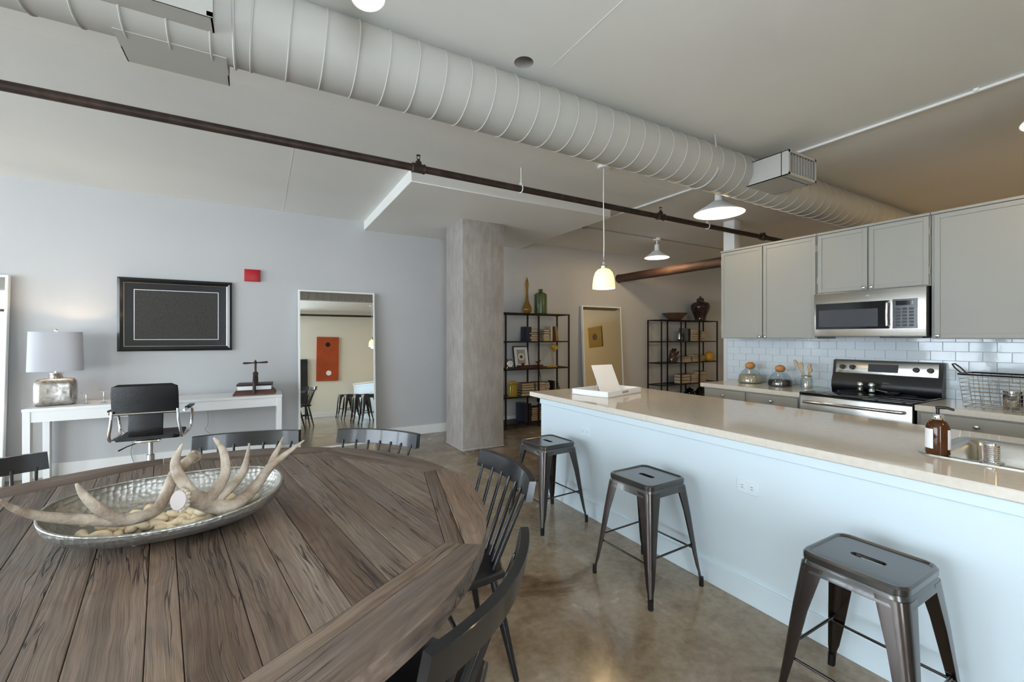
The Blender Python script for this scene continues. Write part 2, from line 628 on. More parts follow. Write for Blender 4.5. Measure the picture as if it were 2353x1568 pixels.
# ceiling slab with a cored hole beside the duct
HX, HY, HR = 1.29, 2.10, .055
b = B()
n = 20
x0, x1, y0, y1 = WX - .3, EX + .2, OY - .2, WY + .2
hole = [(HX + HR * math.cos(2 * PI * k / n), HY + HR * math.sin(2 * PI * k / n)) for k in range(n)]
vo = [b.bm.verts.new((x, y, CZ)) for x, y in ((x0, y0), (x1, y0), (x1, y1), (x0, y1))]
vh = [b.bm.verts.new((x, y, CZ)) for x, y in hole]
vt = [b.bm.verts.new((x, y, CZ + .19)) for x, y in hole]
eo = [b.bm.edges.new((vo[i], vo[(i + 1) % 4])) for i in range(4)]
eh = [b.bm.edges.new((vh[i], vh[(i + 1) % n])) for i in range(n)]
bmesh.ops.triangle_fill(b.bm, use_beauty=True, edges=eo + eh)
for i in range(n):
    b.bm.faces.new((vh[i], vh[(i + 1) % n], vt[(i + 1) % n], vt[i])).material_index = 1
b.bm.faces.new(vt).material_index = 1
vu = [b.bm.verts.new((x, y, CZ + .2)) for x, y in ((x0, y0), (x1, y0), (x1, y1), (x0, y1))]
b.bm.faces.new(vu)
for i in range(4):
    b.bm.faces.new((vo[i], vo[(i + 1) % 4], vu[(i + 1) % 4], vu[i]))
ceiling = struct('ceiling', b, [M['ceiling'], M['column']])
b = B(); b.box(1.2, 3.66, 3.95, WY + .05, 2.845, CZ + .01, .006, 1)
obj('drop_panel', b, M['ceiling'], ceiling)
for sx, ya, yb in ((.23, 3.9, WY), (1.45, 1.0, 2.06)):
    b = B(); b.box(sx - .003, sx + .003, ya, yb, CZ - .0012, CZ + .005)
    obj('seam', b, M['ceiling'], ceiling)
for yy, xa, xb in ((3.15, WX, 3.8),):
    b = B(); b.box(xa, xb, yy - .003, yy + .003, CZ - .001, CZ + .005)
    obj('seam', b, M['ceiling'], ceiling)
for i, (cxx, cyy) in enumerate(((-.86, 3.86), (-.78, 3.87), (.37, 3.95), (.44, 3.97))):   # rough bolt stubs left in the slab
    b = B(); b.cyl((cxx, cyy, CZ - .006), (cxx, cyy, CZ + .01), .012, n=8)
    obj('bolt_stub', b, M['pipe'], ceiling)

b = B(); b.box(WX - .3, EX + .2, WY, WY + .2, -.12, CZ + .2)
struct('wall_back', b, M['wall'])
b = B()
xs_ = [WX - .3] + [v for w in FILL_WINDOWS for v in w] + [EX + .2]
for i in range(0, len(xs_), 2):
    b.box(xs_[i], xs_[i + 1], OY - .2, OY, -.12, CZ + .2)
for a, c in FILL_WINDOWS:
    b.box(a, c, OY - .2, OY, -.12, WZ0)
    b.box(a, c, OY - .2, OY, WZ1, CZ + .2)
struct('wall_opposite', b, M['wall_cream'])
def window_unit(name, a, c, along_y):
    """Steel window: frame, mullions, panes and sill. along_y: in the left wall, else an added fill-light opening in the wall opposite."""
    def bx(b, u0, u1, d0, d1, z0, z1, bev=0.0):
        if along_y:
            b.box(WX - d1, WX - d0, u0, u1, z0, z1, bev, 1)
        else:
            b.box(u0, u1, OY - d1, OY - d0, z0, z1, bev, 1)
        return b
    fr = .05
    b = B()
    bx(b, a, a + fr, .08, .16, WZ0, WZ1); bx(b, c - fr, c, .08, .16, WZ0, WZ1)
    bx(b, a, c, .08, .16, WZ0, WZ0 + fr); bx(b, a, c, .08, .16, WZ1 - fr, WZ1)
    w = struct(name, b, M['white'])
    nn = 4
    for k in range(1, nn):
        u = a + (c - a) * k / nn
        obj('mullion', bx(B(), u - .015, u + .015, .1, .14, WZ0, WZ1), M['white'], w)
    for k in range(1, 3):
        zz = WZ0 + (WZ1 - WZ0) * k / 3
        obj('mullion', bx(B(), a, c, .1, .14, zz - .015, zz + .015), M['white'], w)
    for k in range(nn):
        for j in range(3):
            obj('pane', bx(B(), a + (c - a) * k / nn, a + (c - a) * (k + 1) / nn, .118, .122, WZ0 + (WZ1 - WZ0) * j / 3, WZ0 + (WZ1 - WZ0) * (j + 1) / 3), M['pane'], w)
    obj('sill', bx(B(), a - .03, c + .03, -.06, .1, WZ0 - .03, WZ0, .006), M['white'], w)
b = B(); b.box(EX, EX + .2, OY - .2, WY + .2, -.12, CZ + .2)
struct('wall_far', b, M['wall_cream'])
# window wall: solid pieces around three openings
b = B()
ys = [OY - .2] + [v for w in WINDOWS for v in w] + [WY + .2]
for i in range(0, len(ys), 2):
    b.box(WX - .3, WX, ys[i], ys[i + 1], -.12, CZ + .2)
for a, c in WINDOWS:
    b.box(WX - .3, WX, a, c, -.12, WZ0)
    b.box(WX - .3, WX, a, c, WZ1, CZ + .2)
struct('wall_window', b, M['wall'])
for i, (a, c) in enumerate(WINDOWS):
    window_unit('window_%d' % (i + 1), a, c, True)
for i, (a, c) in enumerate(FILL_WINDOWS):
    window_unit('window_%d' % (i + 4), a, c, False)  # added windows, there only to bring in frontal fill light

# kitchen partition (lower than the ceiling) with its tiled splashback
KX = 4.85
b = B(); b.box(KX, KX + .13, OY, 3.22, 0, 2.36)
wk = struct('wall_kitchen', b, M['grout'])
b = B(); b.box(KX - .001, KX + .131, OY, 3.222, 1.40, 2.361); obj('plaster', b, M['wall'], wk)
b = B(); b.box(KX + .129, KX + .132, OY, 3.222, 0, 1.40); obj('plaster', b, M['wall'], wk)
b = B(); b.box(KX, KX + .13, 3.2195, 3.2225, 0, 1.40); obj('plaster', b, M['wall'], wk)
TW, TH = .152, .0765
tile_me = None
row = 0
zz = .902
while zz < 1.40:
    off = 0 if row % 2 == 0 else TW / 2
    k = 0
    while True:
        yhi = 3.215 - k * TW + (0 if off == 0 else (TW / 2 if k else 0))
        if off:
            yhi = 3.215 - (k * TW - (TW / 2 if k else 0))
        wdt = TW if (off == 0 or k) else TW / 2
        if yhi < -.55:
            break
        h2 = min(TH, 1.40 - zz)
        if tile_me is None:
            bb = B(); bb.box(-.006, 0, -TW + .0025, 0, 0, TH - .0025, .0012, 1)
            tile_me = bb.mesh('tile')
            tile_me.materials.append(M['tile'])
        if wdt == TW and h2 == TH:
            o = link('tile', tile_me, None, wk, (KX, yhi, zz))
        else:
            bb = B(); bb.box(-.006, 0, -wdt + .0025, 0, 0, h2 - .0025, .0012, 1)
            o = obj('tile', bb, M['tile'], wk, (KX, yhi, zz))
        o.rotation_euler = (0, random.uniform(-.006, .006), random.uniform(-.006, .006))
        k += 1
    row += 1
    zz += TH

# baseboards
def baseboard(name, x0, x1, y0, y1, hgt=.13):
    b = B()
    b.box(x0, x1, y0, y1, 0, hgt, .004, 1)
    struct(name, b, M['white'])
baseboard('baseboard_back', WX, EX, WY - .018, WY)
baseboard('baseboard_opposite', WX, EX, OY, OY + .018)
baseboard('baseboard_window', WX, WX + .018, OY, WY)

# concrete column
t = thing('concrete_column', 'square raw concrete column rising to the ceiling between the desk and the shelves', 'column', (2.405, 5.145, 0))
b = B()
b.box(-.285, .285, -.275, .275, 0, 2.62, .008, 2)
obj('shaft', b, M['column'], t)
b = B()
b.box(-.287, .287, -.277, .277, 2.615, 2.85, .008, 2)
obj('top_pour', b, M['column'], t)
b = B()
b.box(-.292, .292, -.282, .282, 0, .03, .008, 1)
obj('foot_skirt', b, M['column'], t)

# white steel post behind the kitchen
t = thing('steel_post', 'white square steel post rising behind the kitchen wall cabinets', 'post', (5.48, 3.57, 0))
b = B(); b.box(-.078, .078, -.078, .078, .01, CZ - .004, .006); obj('shaft', b, M['white'], t)
b = B(); b.box(-.13, .13, -.13, .13, 0, .012, .003, 1); obj('base_plate', b, M['white'], t)
b = B(); b.tube([(.14, -.01, .02), (.14, -.01, 2.76), (.16, -.01, 2.83), (.24, -.01, 2.87), (1.1, -.01, 2.87)], .012, 8); obj('conduit', b, M['white'], t)

# ------------------------------------------------------------------ services under the ceiling
DY, DZ, DR = 2.24, 2.765, .17
t = thing('air_duct', 'long white spiral air duct running under the ceiling', 'duct', (WX + .02, DY, DZ))
b = B(); b.tube([(0, 0, 0), (EX - WX - .04, 0, 0)], DR, 40); obj('body', b, M['duct'], t)
bb = B()
ringpts = [(.012 * math.sin(2 * PI * k / 40), (DR + .001) * math.cos(2 * PI * k / 40), (DR + .001) * math.sin(2 * PI * k / 40)) for k in range(40)]
bb.tube(ringpts, .0044, 6, closed=True)
ring_me = bb.mesh('seam'); ring_me.materials.append(M['duct'])
k = 0
xx = .1
while xx < EX - WX - .1:
    wx = xx + WX + .02
    if not (-.48 < wx < -.18) or True:
        link('seam', ring_me, None, t, (xx, 0, 0))
    xx += .141
# right-hand register box (world X 3.46-3.86)
def register(parent, xa, xb, yf, za, zb, slats=True):
    bx = B()
    th = .006
    X0, X1 = xa - (WX + .02), xb - (WX + .02)
    Y0, Y1, Z0, Z1 = yf - DY, -.10, za - DZ, zb - DZ
    bx.box(X0, X1, Y0, Y1, Z0, Z0 + th); bx.box(X0, X1, Y0, Y1, Z1 - th, Z1)
    bx.box(X0, X0 + th, Y0, Y1, Z0, Z1); bx.box(X1 - th, X1, Y0, Y1, Z0, Z1)
    bx.box(X0, X1, Y0 + (.05 if slats else .001), Y0 + (.056 if slats else .007), Z0, Z1)
    r = obj('register_box', bx, M['duct'], parent)
    fl = B()
    f = .018
    fl.box(X0 - .002, X1 + .002, Y0 - .003, Y0, Z0 - .002, Z0 + f); fl.box(X0 - .002, X1 + .002, Y0 - .003, Y0, Z1 - f, Z1 + .002)
    fl.box(X0 - .002, X0 + f, Y0 - .003, Y0, Z0, Z1); fl.box(X1 - f, X1 + .002, Y0 - .003, Y0, Z0, Z1)
    obj('face_flange', fl, M['duct'], r)
    if slats:
        nsl = 9
        for q in range(nsl):
            xq = X0 + f + (X1 - X0 - 2 * f) * (q + .5) / nsl
            sl = B(); sl.box(xq - .0015, xq + .0015, Y0 + .004, Y0 + .03, Z0 + f, Z1 - f)
            obj('slat', sl, M['duct'], r)
    return r
register(t, 3.46, 3.86, 1.80, 2.637, 2.825)
register(t, -.62, -.165, 2.03, 2.635, 2.93, False)
b = B()    # tap plate folded under the back of the duct
X0, X1 = -.50 - (WX + .02), -.13 - (WX + .02)
b.box(X0, X1, -.02, .215, -.172, -.168)
b.box(X0, X0 + .004, .1, .215, -.172, -.10); b.box(X1 - .004, X1, .12, .215, -.172, -.06)
obj('tap_plate', b, M['duct'], t)
b = B()    # riveted band
b.tube([(X1 + .03, (DR + .004) * math.cos(2 * PI * k / 40), (DR + .004) * math.sin(2 * PI * k / 40)) for k in range(40)], .006, 6, closed=True, flat=1)
obj('band', b, M['duct'], t)
for hx in (3.02, -2.4):    # hanger straps
    b = B()
    lx = hx - (WX + .02)
    arc = [(lx, (DR + .006) * math.cos(a), (DR + .006) * math.sin(a)) for a in [PI + .5 + (PI - .0) * k / 20 for k in range(21)]]
    b.tube([(lx, -.13, CZ - DZ)] + arc + [(lx, .15, CZ - DZ)], .007, 6)
    obj('hanger_strap', b, M['duct'], t)

# sprinkler pipe
PY, PZ, PR = 3.42, 2.765, .029
t = thing('sprinkler_pipe', 'long dark iron sprinkler pipe hanging under the ceiling in front of the column', 'pipe', (WX + .02, PY, PZ))
L = 6.9 - WX
b = B(); b.tube([(0, 0, 0), (L, 0, 0)], PR, 16); obj('pipe', b, M['pipe'], t)
def px_(x): return x - (WX + .02)
for x in (1.10, 3.92):
    lx = px_(x)
    b = B()
    b.tube([(lx - .055, 0, 0), (lx - .05, 0, 0), (lx - .035, 0, 0), (lx + .035, 0, 0), (lx + .05, 0, 0), (lx + .055, 0, 0)], [.034, .040, .036, .036, .040, .034], 16)
    b.tube([(lx, 0, 0), (lx, 0, .05), (lx, 0, .06)], [.026, .026, .018], 14)
    tee = obj('tee', b, M['pipe'], t)
    b = B()
    b.tube([(lx, 0, .058), (lx, 0, .075)], .012, 10)
    for s in (-1, 1):
        b.tube([(lx + s * .010, 0, .075), (lx + s * .013, 0, .09), (lx + s * .006, 0, .104)], .003, 6)
    b.lathe([(.004, .100), (.018, .105), (.018, .107), (.004, .109)], 14, (lx, 0, 0))
    obj('sprinkler_head', b, M['pipe'], tee)
for x in (2.07, 4.75, -1.9):
    lx = px_(x)
    b = B()
    b.tube([(lx, (PR + .004) * math.cos(2 * PI * k / 24), (PR + .004) * math.sin(2 * PI * k / 24)) for k in range(24)], .005, 6, closed=True)
    b.tube([(lx, 0, PR), (lx, 0, CZ - PZ)], .005, 8)
    b.box(lx - .01, lx + .01, -.01, .01, PR + .004, PR + .03)
    obj('hanger', b, M['white'], t)
for x in (5.93,):
    lx = px_(x)
    b = B(); b.tube([(lx - .05, 0, 0), (lx - .045, 0, 0), (lx + .045, 0, 0), (lx + .05, 0, 0)], [.032, .042, .042, .032], 16)
    b.tube([(lx, 0, 0), (lx, 0, .055)], .034, 14)
    obj('coupling', b, M['pipe'], t)

# the twin pipe along the opposite wall (seen in the mirror)
t = thing('wall_sprinkler_pipe', 'thin dark pipe running along the top of the wall opposite, seen in the mirror', 'pipe', (WX + .02, OY + .16, 2.84))
b = B(); b.tube([(0, 0, 0), (11, 0, 0)], .028, 14); obj('pipe', b, M['pipe'], t)
for x in (3.2, 5.5, 7.4):
    b = B(); b.tube([(x, 0, .02), (x, 0, CZ - 2.84)], .006, 8)
    b.tube([(x, .033 * math.cos(2 * PI * k / 20), .033 * math.sin(2 * PI * k / 20)) for k in range(20)], .005, 6, closed=True)
    obj('hanger', b, M['white'], t)

# big rusty drain pipe in the far corner
t = thing('drain_pipe', 'thick rust-brown pipe crossing high in front of the far wall', 'pipe', (5.83, WY, 2.50))
b = B(); b.tube([(0, 0, 0), (0, -3.4, .0)], .075, 20); obj('pipe', b, M['rust'], t)
b = B(); b.tube([(0, -.02, 0), (0, 0, 0)], .082, 20); obj('wall_collar', b, M['rust'], t)

# ceiling conduits
t = thing('ceiling_conduit', 'thin white conduit fixed across the ceiling over the kitchen aisle', 'conduit', (3.89, OY, CZ - .012))
b = B(); b.tube([(0, 0, 0), (0, WY - OY, 0)], .0105, 8); obj('tube', b, M['white'], t)
for yy in (.8, 2.2, 5.2, 6.3):
    b = B(); b.box(-.02, .02, yy - .012, yy + .012, -.006, .012, .002, 1); obj('clip', b, M['white'], t)
t = thing('branch_conduit', 'thin grey conduit on the ceiling leading to the small far ceiling lamp', 'conduit', (3.95, 4.78, CZ - .009))
b = B(); b.tube([(0, 0, 0), (4.3, 0, 0)], .0075, 8); obj('tube', b, M['cab_low'], t)
b = B(); b.box(-.03, .03, -.03, .03, -.02, .009, .003, 1); obj('junction_box', b, M['cab_low'], t)
# ================================================================== round dining table
TC = (-.28, 1.84)
TR = 1.075
PA = math.radians(-81 + 90)     # local y runs along the planks
TZ = .76
t = thing('dining_table', 'large round reclaimed-wood dining table with an octagon of planks', 'table', (TC[0], TC[1], 0), PA)
APO = .885
COR = APO / math.cos(PI / 8)
# local frame: rotate world by -PA; octagon corners at world angles 9+45k -> local 0+45k (PA = 9 deg)
octv = [(COR * math.cos(k * PI / 4), COR * math.sin(k * PI / 4)) for k in range(8)]
def clip(poly, nx, c, keep_less):
    out = []
    for i in range(len(poly)):
        p, q = poly[i], poly[(i + 1) % len(poly)]
        dp = (p[0] - c) * (1 if keep_less else -1)
        dq = (q[0] - c) * (1 if keep_less else -1)
        if dp <= 0:
            out.append(p)
        if (dp < 0 < dq) or (dq < 0 < dp):
            s = dp / (dp - dq)
            out.append((p[0] + s * (q[0] - p[0]), p[1] + s * (q[1] - p[1])))
    return out
seams = [-.96, -.80, -.69, -.585, -.47, -.355, -.235, -.160, -.037, .024, .144, .245, .345, .455, .545, .64, .74, .84, .96]
for i in range(len(seams) - 1):
    a, c = seams[i] + .0008, seams[i + 1] - .0008
    poly = clip(clip(octv, 1, a, False), 1, c, True)
    if len(poly) < 3:
        continue
    xm = (a + c) / 2
    poly = [(x - xm, y) for x, y in poly]
    b = B()
    b.prism(poly, TZ - .045, TZ - .0012 + random.uniform(-.0012, .0009), .0014, 1)
    obj('plank', b, M['elm'], t, (xm, 0, 0), smooth=False)
# border boards: an inner strip and an outer segment with a round edge on each side of the octagon
for k in range(8):
    am = (k + .5) * PI / 4
    for (r0, r1, name) in ((APO + .0015, APO + .055, 'border_strip'), (APO + .057, None, 'border_board')):
        poly = []
        h0 = r0 * math.tan(PI / 8) - .001
        if r1:
            h1 = r1 * math.tan(PI / 8) - .001
            hm = math.sqrt(TR * TR - r1 * r1) - .0
            h1 = min(h1, hm)
            poly = [(r0, -h0), (r1, -h1), (r1, h1), (r0, h0)]
        else:
            h0 = min(h0, math.sqrt(TR * TR - r0 * r0))
            poly = [(r0, -h0)]
            a1 = PI / 8 - .0009
            for q in range(17):
                aa = -a1 + 2 * a1 * q / 16
                poly.append((TR * math.cos(aa), TR * math.sin(aa)))
            poly.append((r0, h0))
        xm = (poly[0][0] + poly[2][0]) / 2
        poly = [(x - xm, y) for x, y in poly]
        b = B()
        b.prism(poly, TZ - .055, TZ - .0004 + random.uniform(-.0006, .0006), .0022, 2)
        obj(name, b, M['elm'], t, (xm * math.cos(am), xm * math.sin(am), 0), am, angle=30)
b = B()
b.lathe([(.55, .68), (.60, .70), (.95, .703), (.95, .714)], 40)
obj('under_frame', b, M['elm'], t)
b = B()
b.lathe([(.10, .08), (.17, .10), (.19, .20), (.13, .30), (.11, .45), (.14, .58), (.22, .66), (.30, .70)], 28)
obj('pedestal', b, M['elm'], t)
for k in range(4):
    b = B()
    b.tube([(.1, 0, .16), (.28, 0, .13), (.45, 0, .07), (.56, 0, .03)], [.06, .055, .045, .03], 10)
    obj('foot', b, M['elm'], t, None, k * PI / 2 + PI / 4)

# ------------------------------------------------------------------ spindle-back chairs
def make_chair(label):
    t = thing('spindle_chair', label, 'chair', group='black chairs round the dining table')
    prof = [(-.20, -.19), (-.10, -.215), (0, -.222), (.10, -.215), (.20, -.19), (.225, -.10), (.235, .05), (.23, .17), (.20, .205), (.10, .215), (0, .218), (-.10, .215), (-.20, .205), (-.23, .17), (-.235, .05), (-.225, -.10)]
    b = B()
    b.prism(prof, .422, .455, .010, 3)
    obj('seat', b, M['black_paint'], t)
    for sx in (-1, 1):
        for (y0, y1) in ((.15, .205), (-.15, -.235)):
            b = B()
            p0, p1 = Vector((sx * .155, y0, .43)), Vector((sx * .215, y1, 0))
            b.tube([p0.lerp(p1, s) for s in (0, .15, .45, .8, 1)], [.013, .016, .0185, .014, .011], 12)
            obj('leg', b, M['black_paint'], t)
        b = B(); b.tube([(sx * .183, .175, .235), (sx * .186, 0, .232), (sx * .184, -.188, .235)], [.008, .011, .008], 10)
        obj('stretcher', b, M['black_paint'], t)
    b = B(); b.tube([(-.184, 0, .232), (0, 0, .232), (.184, 0, .232)], [.008, .011, .008], 10)
    obj('stretcher', b, M['black_paint'], t)
    def ry(x): return -.315 + .055 * (x / .275) ** 2
    def spin(xb, xt, r):
        b = B()
        yb = -.185 + .045 * (xb / .19) ** 2
        p0, p1 = Vector((xb, yb, .445)), Vector((xt, ry(xt) + .012, .762))
        b.tube([p0.lerp(p1, s) for s in (0, .3, .7, 1)], [r, r * 1.1, r * .92, r * .75], 10)
        return b
    for k in range(7):
        f = (k - 3) / 3
        obj('spindle', spin(f * .175, f * .235, .0085), M['black_paint'], t)
    rings = []
    nn = 22
    for k in range(nn + 1):
        x = -.28 + .56 * k / nn
        dy = 2 * .055 * x / .275 ** 2
        tg = Vector((1, dy, 0)).normalized()
        nr = Vector((-tg.y, tg.x, 0))
        c = Vector((x, ry(x), 0))
        hh = .041 if 0 < k < nn else .040
        th = .0145 if 0 < k < nn else .0135
        sec = []
        for (u, w) in ((-.86, -1), (.86, -1), (1, -.95), (1, .95), (.86, 1), (-.86, 1), (-1, .95), (-1, -.95)):
            zz = .785 + w * hh
            sec.append(c + nr * (u * th) + Vector((0, -(zz - .745) * .22, zz)))
        rings.append(sec)
    b = B(); b.loops(rings)
    obj('crest_rail', b, M['black_paint'], t, angle=28)
    return t
def chair_at(ang, rad=.935):
    a = math.radians(ang)
    return (TC[0] + rad * math.cos(a), TC[1] + rad * math.sin(a), 0), a + PI / 2
chairs = [
    (-50, 'black spindle-back chair nearest the camera at the right edge of the table', .90),
    (-5, 'black spindle-back chair beside the first bar stool at the round table', .968),
    (44, 'black spindle-back chair in front of the leaning mirror, pushed up to the table', .965),
    (80, 'black spindle-back chair behind the antlers, right of the office chair', .935),
    (130, 'black spindle-back chair at the left, in front of the desk legs', 1.07),
]
c0 = None
for ang, lab, rad in chairs:
    loc, rz = chair_at(ang, rad)
    if c0 is None:
        c0 = make_chair(lab)
        c0.location = loc
        c0.rotation_euler = (0, 0, rz)
    else:
        dup(c0, loc, rz, lab)

# ------------------------------------------------------------------ hammered bowl, antlers, bones
BC = Vector((-.25, 1.835, TZ))
t = thing('hammered_bowl', 'wide hammered silver bowl holding antlers on the round table', 'bowl', BC, math.radians(4))
def bowl_pt(th, v, off=0.0):
    ca, sa = math.cos(th), math.sin(th)
    e = 2.25
    k = (abs(ca) ** e + abs(sa) ** e) ** (-1 / e)
    A, Bb = .318, .205
    if ca < 0:
        A *= 1.02
    H = .092 + .018 * ca * ca + .030 * sa
    r = .34 + .66 * math.sin(min(v, 1) * PI / 2) ** .95
    z = .004 + H * (v ** 1.75)
    nrm = Vector((ca, sa, -.9 * (1 - v) - .1)).normalized()
    p = Vector((A * k * ca * r, Bb * k * sa * r, z))
    return p - nrm * off
nu, nv = 72, 14
rings = []
for j in range(nv + 1):
    rings.append([bowl_pt(2 * PI * i / nu, j / nv) for i in range(nu)])
for j in range(nv, -1, -1):
    rings.append([bowl_pt(2 * PI * i / nu, j / nv, .005) for i in range(nu)])
b = B(); b.loops(rings)
obj('shell', b, M['hammered'], t, angle=60)
rim = [bowl_pt(2 * PI * i / nu, 1, .0025) for i in range(nu)]
b = B(); b.tube(rim, .0042, 8, closed=True)
obj('rim', b, M['hammered'], t)

def smooth_path(pts, rad, sub=4):
    P = [Vector(p) for p in pts]
    out, ro = [], []
    n = len(P)
    for i in range(n - 1):
        p0, p1, p2, p3 = P[max(i - 1, 0)], P[i], P[i + 1], P[min(i + 2, n - 1)]
        for s in range(sub):
            q = s / sub
            out.append(.5 * ((2 * p1) + (p2 - p0) * q + (2 * p0 - 5 * p1 + 4 * p2 - p3) * q * q + (3 * p1 - p0 - 3 * p2 + p3) * q ** 3))
            ro.append(rad[i] + (rad[i + 1] - rad[i]) * q)
    out.append(P[-1]); ro.append(rad[-1])
    return out, ro
def knobbly(c, r, n, seed):
    rnd = random.Random(seed)
    b = B()
    for k in range(n):
        a = 2 * PI * k / n
        b.sphere((c[0] + r * math.cos(a), c[1] + rnd.uniform(-.006, .006), c[2] + r * math.sin(a)), rnd.uniform(.005, .009), 8)
    return b
t = thing('antler', 'pale antler lying along the left side of the bowl, its long beam overhanging the rim', 'antler', (-.36, 1.70, .80))
def loc_(pts, o): return [(p[0] - o[0], p[1] - o[1], p[2] - o[2]) for p in pts]
O = (-.36, 1.70, .80)
pts, rad = smooth_path(loc_([(-.559, 1.56, .997), (-.543, 1.60, .956), (-.503, 1.64, .916), (-.424, 1.68, .876), (-.357, 1.70, .853), (-.296, 1.74, .850), (-.274, 1.77, .875), (-.261, 1.82, .917), (-.253, 1.86, .94), (-.226, 1.9, .962), (-.211, 1.93, .968)], O), [.003, .009, .0125, .0155, .018, .018, .017, .017, .017, .016, .015])
b = B(); b.tube(pts, rad, 14); obj('beam', b, M['antler'], t)
pts, rad = smooth_path(loc_([(-.36, 1.695, .855), (-.394, 1.68, .892), (-.415, 1.67, .921), (-.435, 1.66, .959), (-.449, 1.66, .991)], O), [.017, .0155, .0135, .010, .003])
b = B(); b.tube(pts, rad, 12); obj('tine', b, M['antler'], t)
b = knobbly((-.211 - O[0], 1.935 - O[1], .968 - O[2]), .017, 12, 3)
b.sphere((-.208 - O[0], 1.945 - O[1], .972 - O[2]), .016, 10)
obj('burr', b, M['antler'], t)

t = thing('antler', 'pale many-tined antler standing in the bowl with a round sawn face', 'antler', (-.14, 1.72, .80))
O = (-.14, 1.72, .80)
pts, rad = smooth_path(loc_([(-.215, 1.672, .897), (-.186, 1.70, .887), (-.139, 1.72, .850), (-.089, 1.72, .832), (-.053, 1.75, .845), (-.015, 1.78, .877), (.025, 1.80, .927), (.084, 1.83, .966), (.143, 1.85, 1.002)], O), [.026, .027, .027, .025, .021, .018, .016, .010, .002])
b = B(); b.tube(pts, rad, 16); obj('beam', b, M['antler'], t)
for P_, R_ in (
    ([(.022, 1.80, .918), (.04, 1.82, .96), (.055, 1.83, .988), (.071, 1.84, 1.026)], [.013, .011, .008, .002]),
    ([(-.186, 1.70, .895), (-.221, 1.71, .953), (-.235, 1.72, .987), (-.234, 1.72, 1.016), (-.219, 1.73, 1.059)], [.018, .017, .015, .012, .002]),
    ([(-.150, 1.71, .872), (-.125, 1.72, .903), (-.107, 1.74, .934), (-.105, 1.75, .977), (-.116, 1.76, 1.025), (-.139, 1.76, 1.063)], [.018, .017, .0155, .014, .011, .003]),
    ([(-.136, 1.72, .858), (-.102, 1.74, .882), (-.073, 1.77, .905), (-.051, 1.79, .941), (-.037, 1.8, 1.023)], [.017, .0155, .014, .012, .002])):
    pts, rad = smooth_path(loc_(P_, O), R_)
    b = B(); b.tube(pts, rad, 12); obj('tine', b, M['antler'], t)
d = (Vector((-.225, 1.655, .899)) - Vector((-.186, 1.70, .885))).normalized()
c = Vector((-.218, 1.668, .898)) - Vector(O)
b = B(); b.tube([c - d * .002, c + d * .006], [.0295, .0285], 20); obj('cut_face', b, M['cutbone'], t)
u = d.orthogonal().normalized(); w = d.cross(u)
b = B()
rnd = random.Random(5)
for k in range(16):
    a = 2 * PI * k / 16
    b.sphere(c - d * .004 + (u * math.cos(a) + w * math.sin(a)) * .030, rnd.uniform(.005, .0085), 8)
obj('burr', b, M['antler'], t)
# cream bone pieces filling the bowl
bone_meshes = []
for sidx in range(6):
    rnd = random.Random(20 + sidx)
    L_ = .062 + .011 * sidx
    bend = rnd.uniform(.2, .75)
    r0 = rnd.uniform(.0095, .0125)
    pts, rad = [], []
    for k in range(13):
        s_ = k / 12 - .5
        pts.append((s_ * L_, bend * L_ * (.25 - s_ * s_) * 1.5, .005 * math.sin(k * .9 + sidx)))
        e_ = min(k, 12 - k)
        rad.append(r0 * (.55, 1.12, 1.2, 1.05, .92, .86, .84)[e_] * (1 + .06 * math.sin(k * 2.1 + sidx)))
    b = B(); b.tube(pts, rad, 12)
    me = b.mesh('bone_piece', angle=60); me.materials.append(M['bone'])
    bone_meshes.append(me)
def bowl_floor(x, y):
    """Height of the inner bowl surface under a local point."""
    th = math.atan2(y / .205, x / .318)
    R_ = math.hypot(x, y)
    for j in range(41):
        p_ = bowl_pt(th, j / 40, .005)
        if math.hypot(p_.x, p_.y) >= R_:
            return p_.z
    return .11
rnd = random.Random(11)
spots = []
for k in range(34):
    lv = 0 if k < 16 else (1 if k < 29 else 2)
    best = None
    for _ in range(80):
        a = rnd.uniform(0, 2 * PI)
        r = math.sqrt(rnd.random())
        x, y = .215 * r * math.cos(a) - .01, .070 * r * math.sin(a) - .026
        dmin = min([math.hypot(x - q[0], (y - q[1]) * 1.3) for q in spots if q[2] == lv] or [9])
        if best is None or dmin > best[0]:
            best = (dmin, x, y)
        if dmin > .05:
            break
    _, x, y = best
    spots.append((x, y, lv))
    ca_, sa_ = math.cos(math.radians(4)), math.sin(math.radians(4))
    rz_ = rnd.uniform(-1.0, 1.0) + (PI if rnd.random() < .5 else 0)
    fl_ = max(bowl_floor(x + q * .05 * math.cos(rz_), y + q * .05 * math.sin(rz_)) for q in (-1, -.5, 0, .5, 1))
    z = max(fl_ - .003, bowl_floor(x, y)) + .014 + lv * .021
    o = link('bone_piece', bone_meshes[k % 6], None, None, (BC.x + x * ca_ - y * sa_, BC.y + x * sa_ + y * ca_, TZ + z))
    o.rotation_euler = (rnd.uniform(-.4, .4), rnd.uniform(-.1, .1), rz_)
    tag(o, 'small cream bone piece heaped under the antlers in the bowl', 'bone', 'cream bone pieces in the bowl')
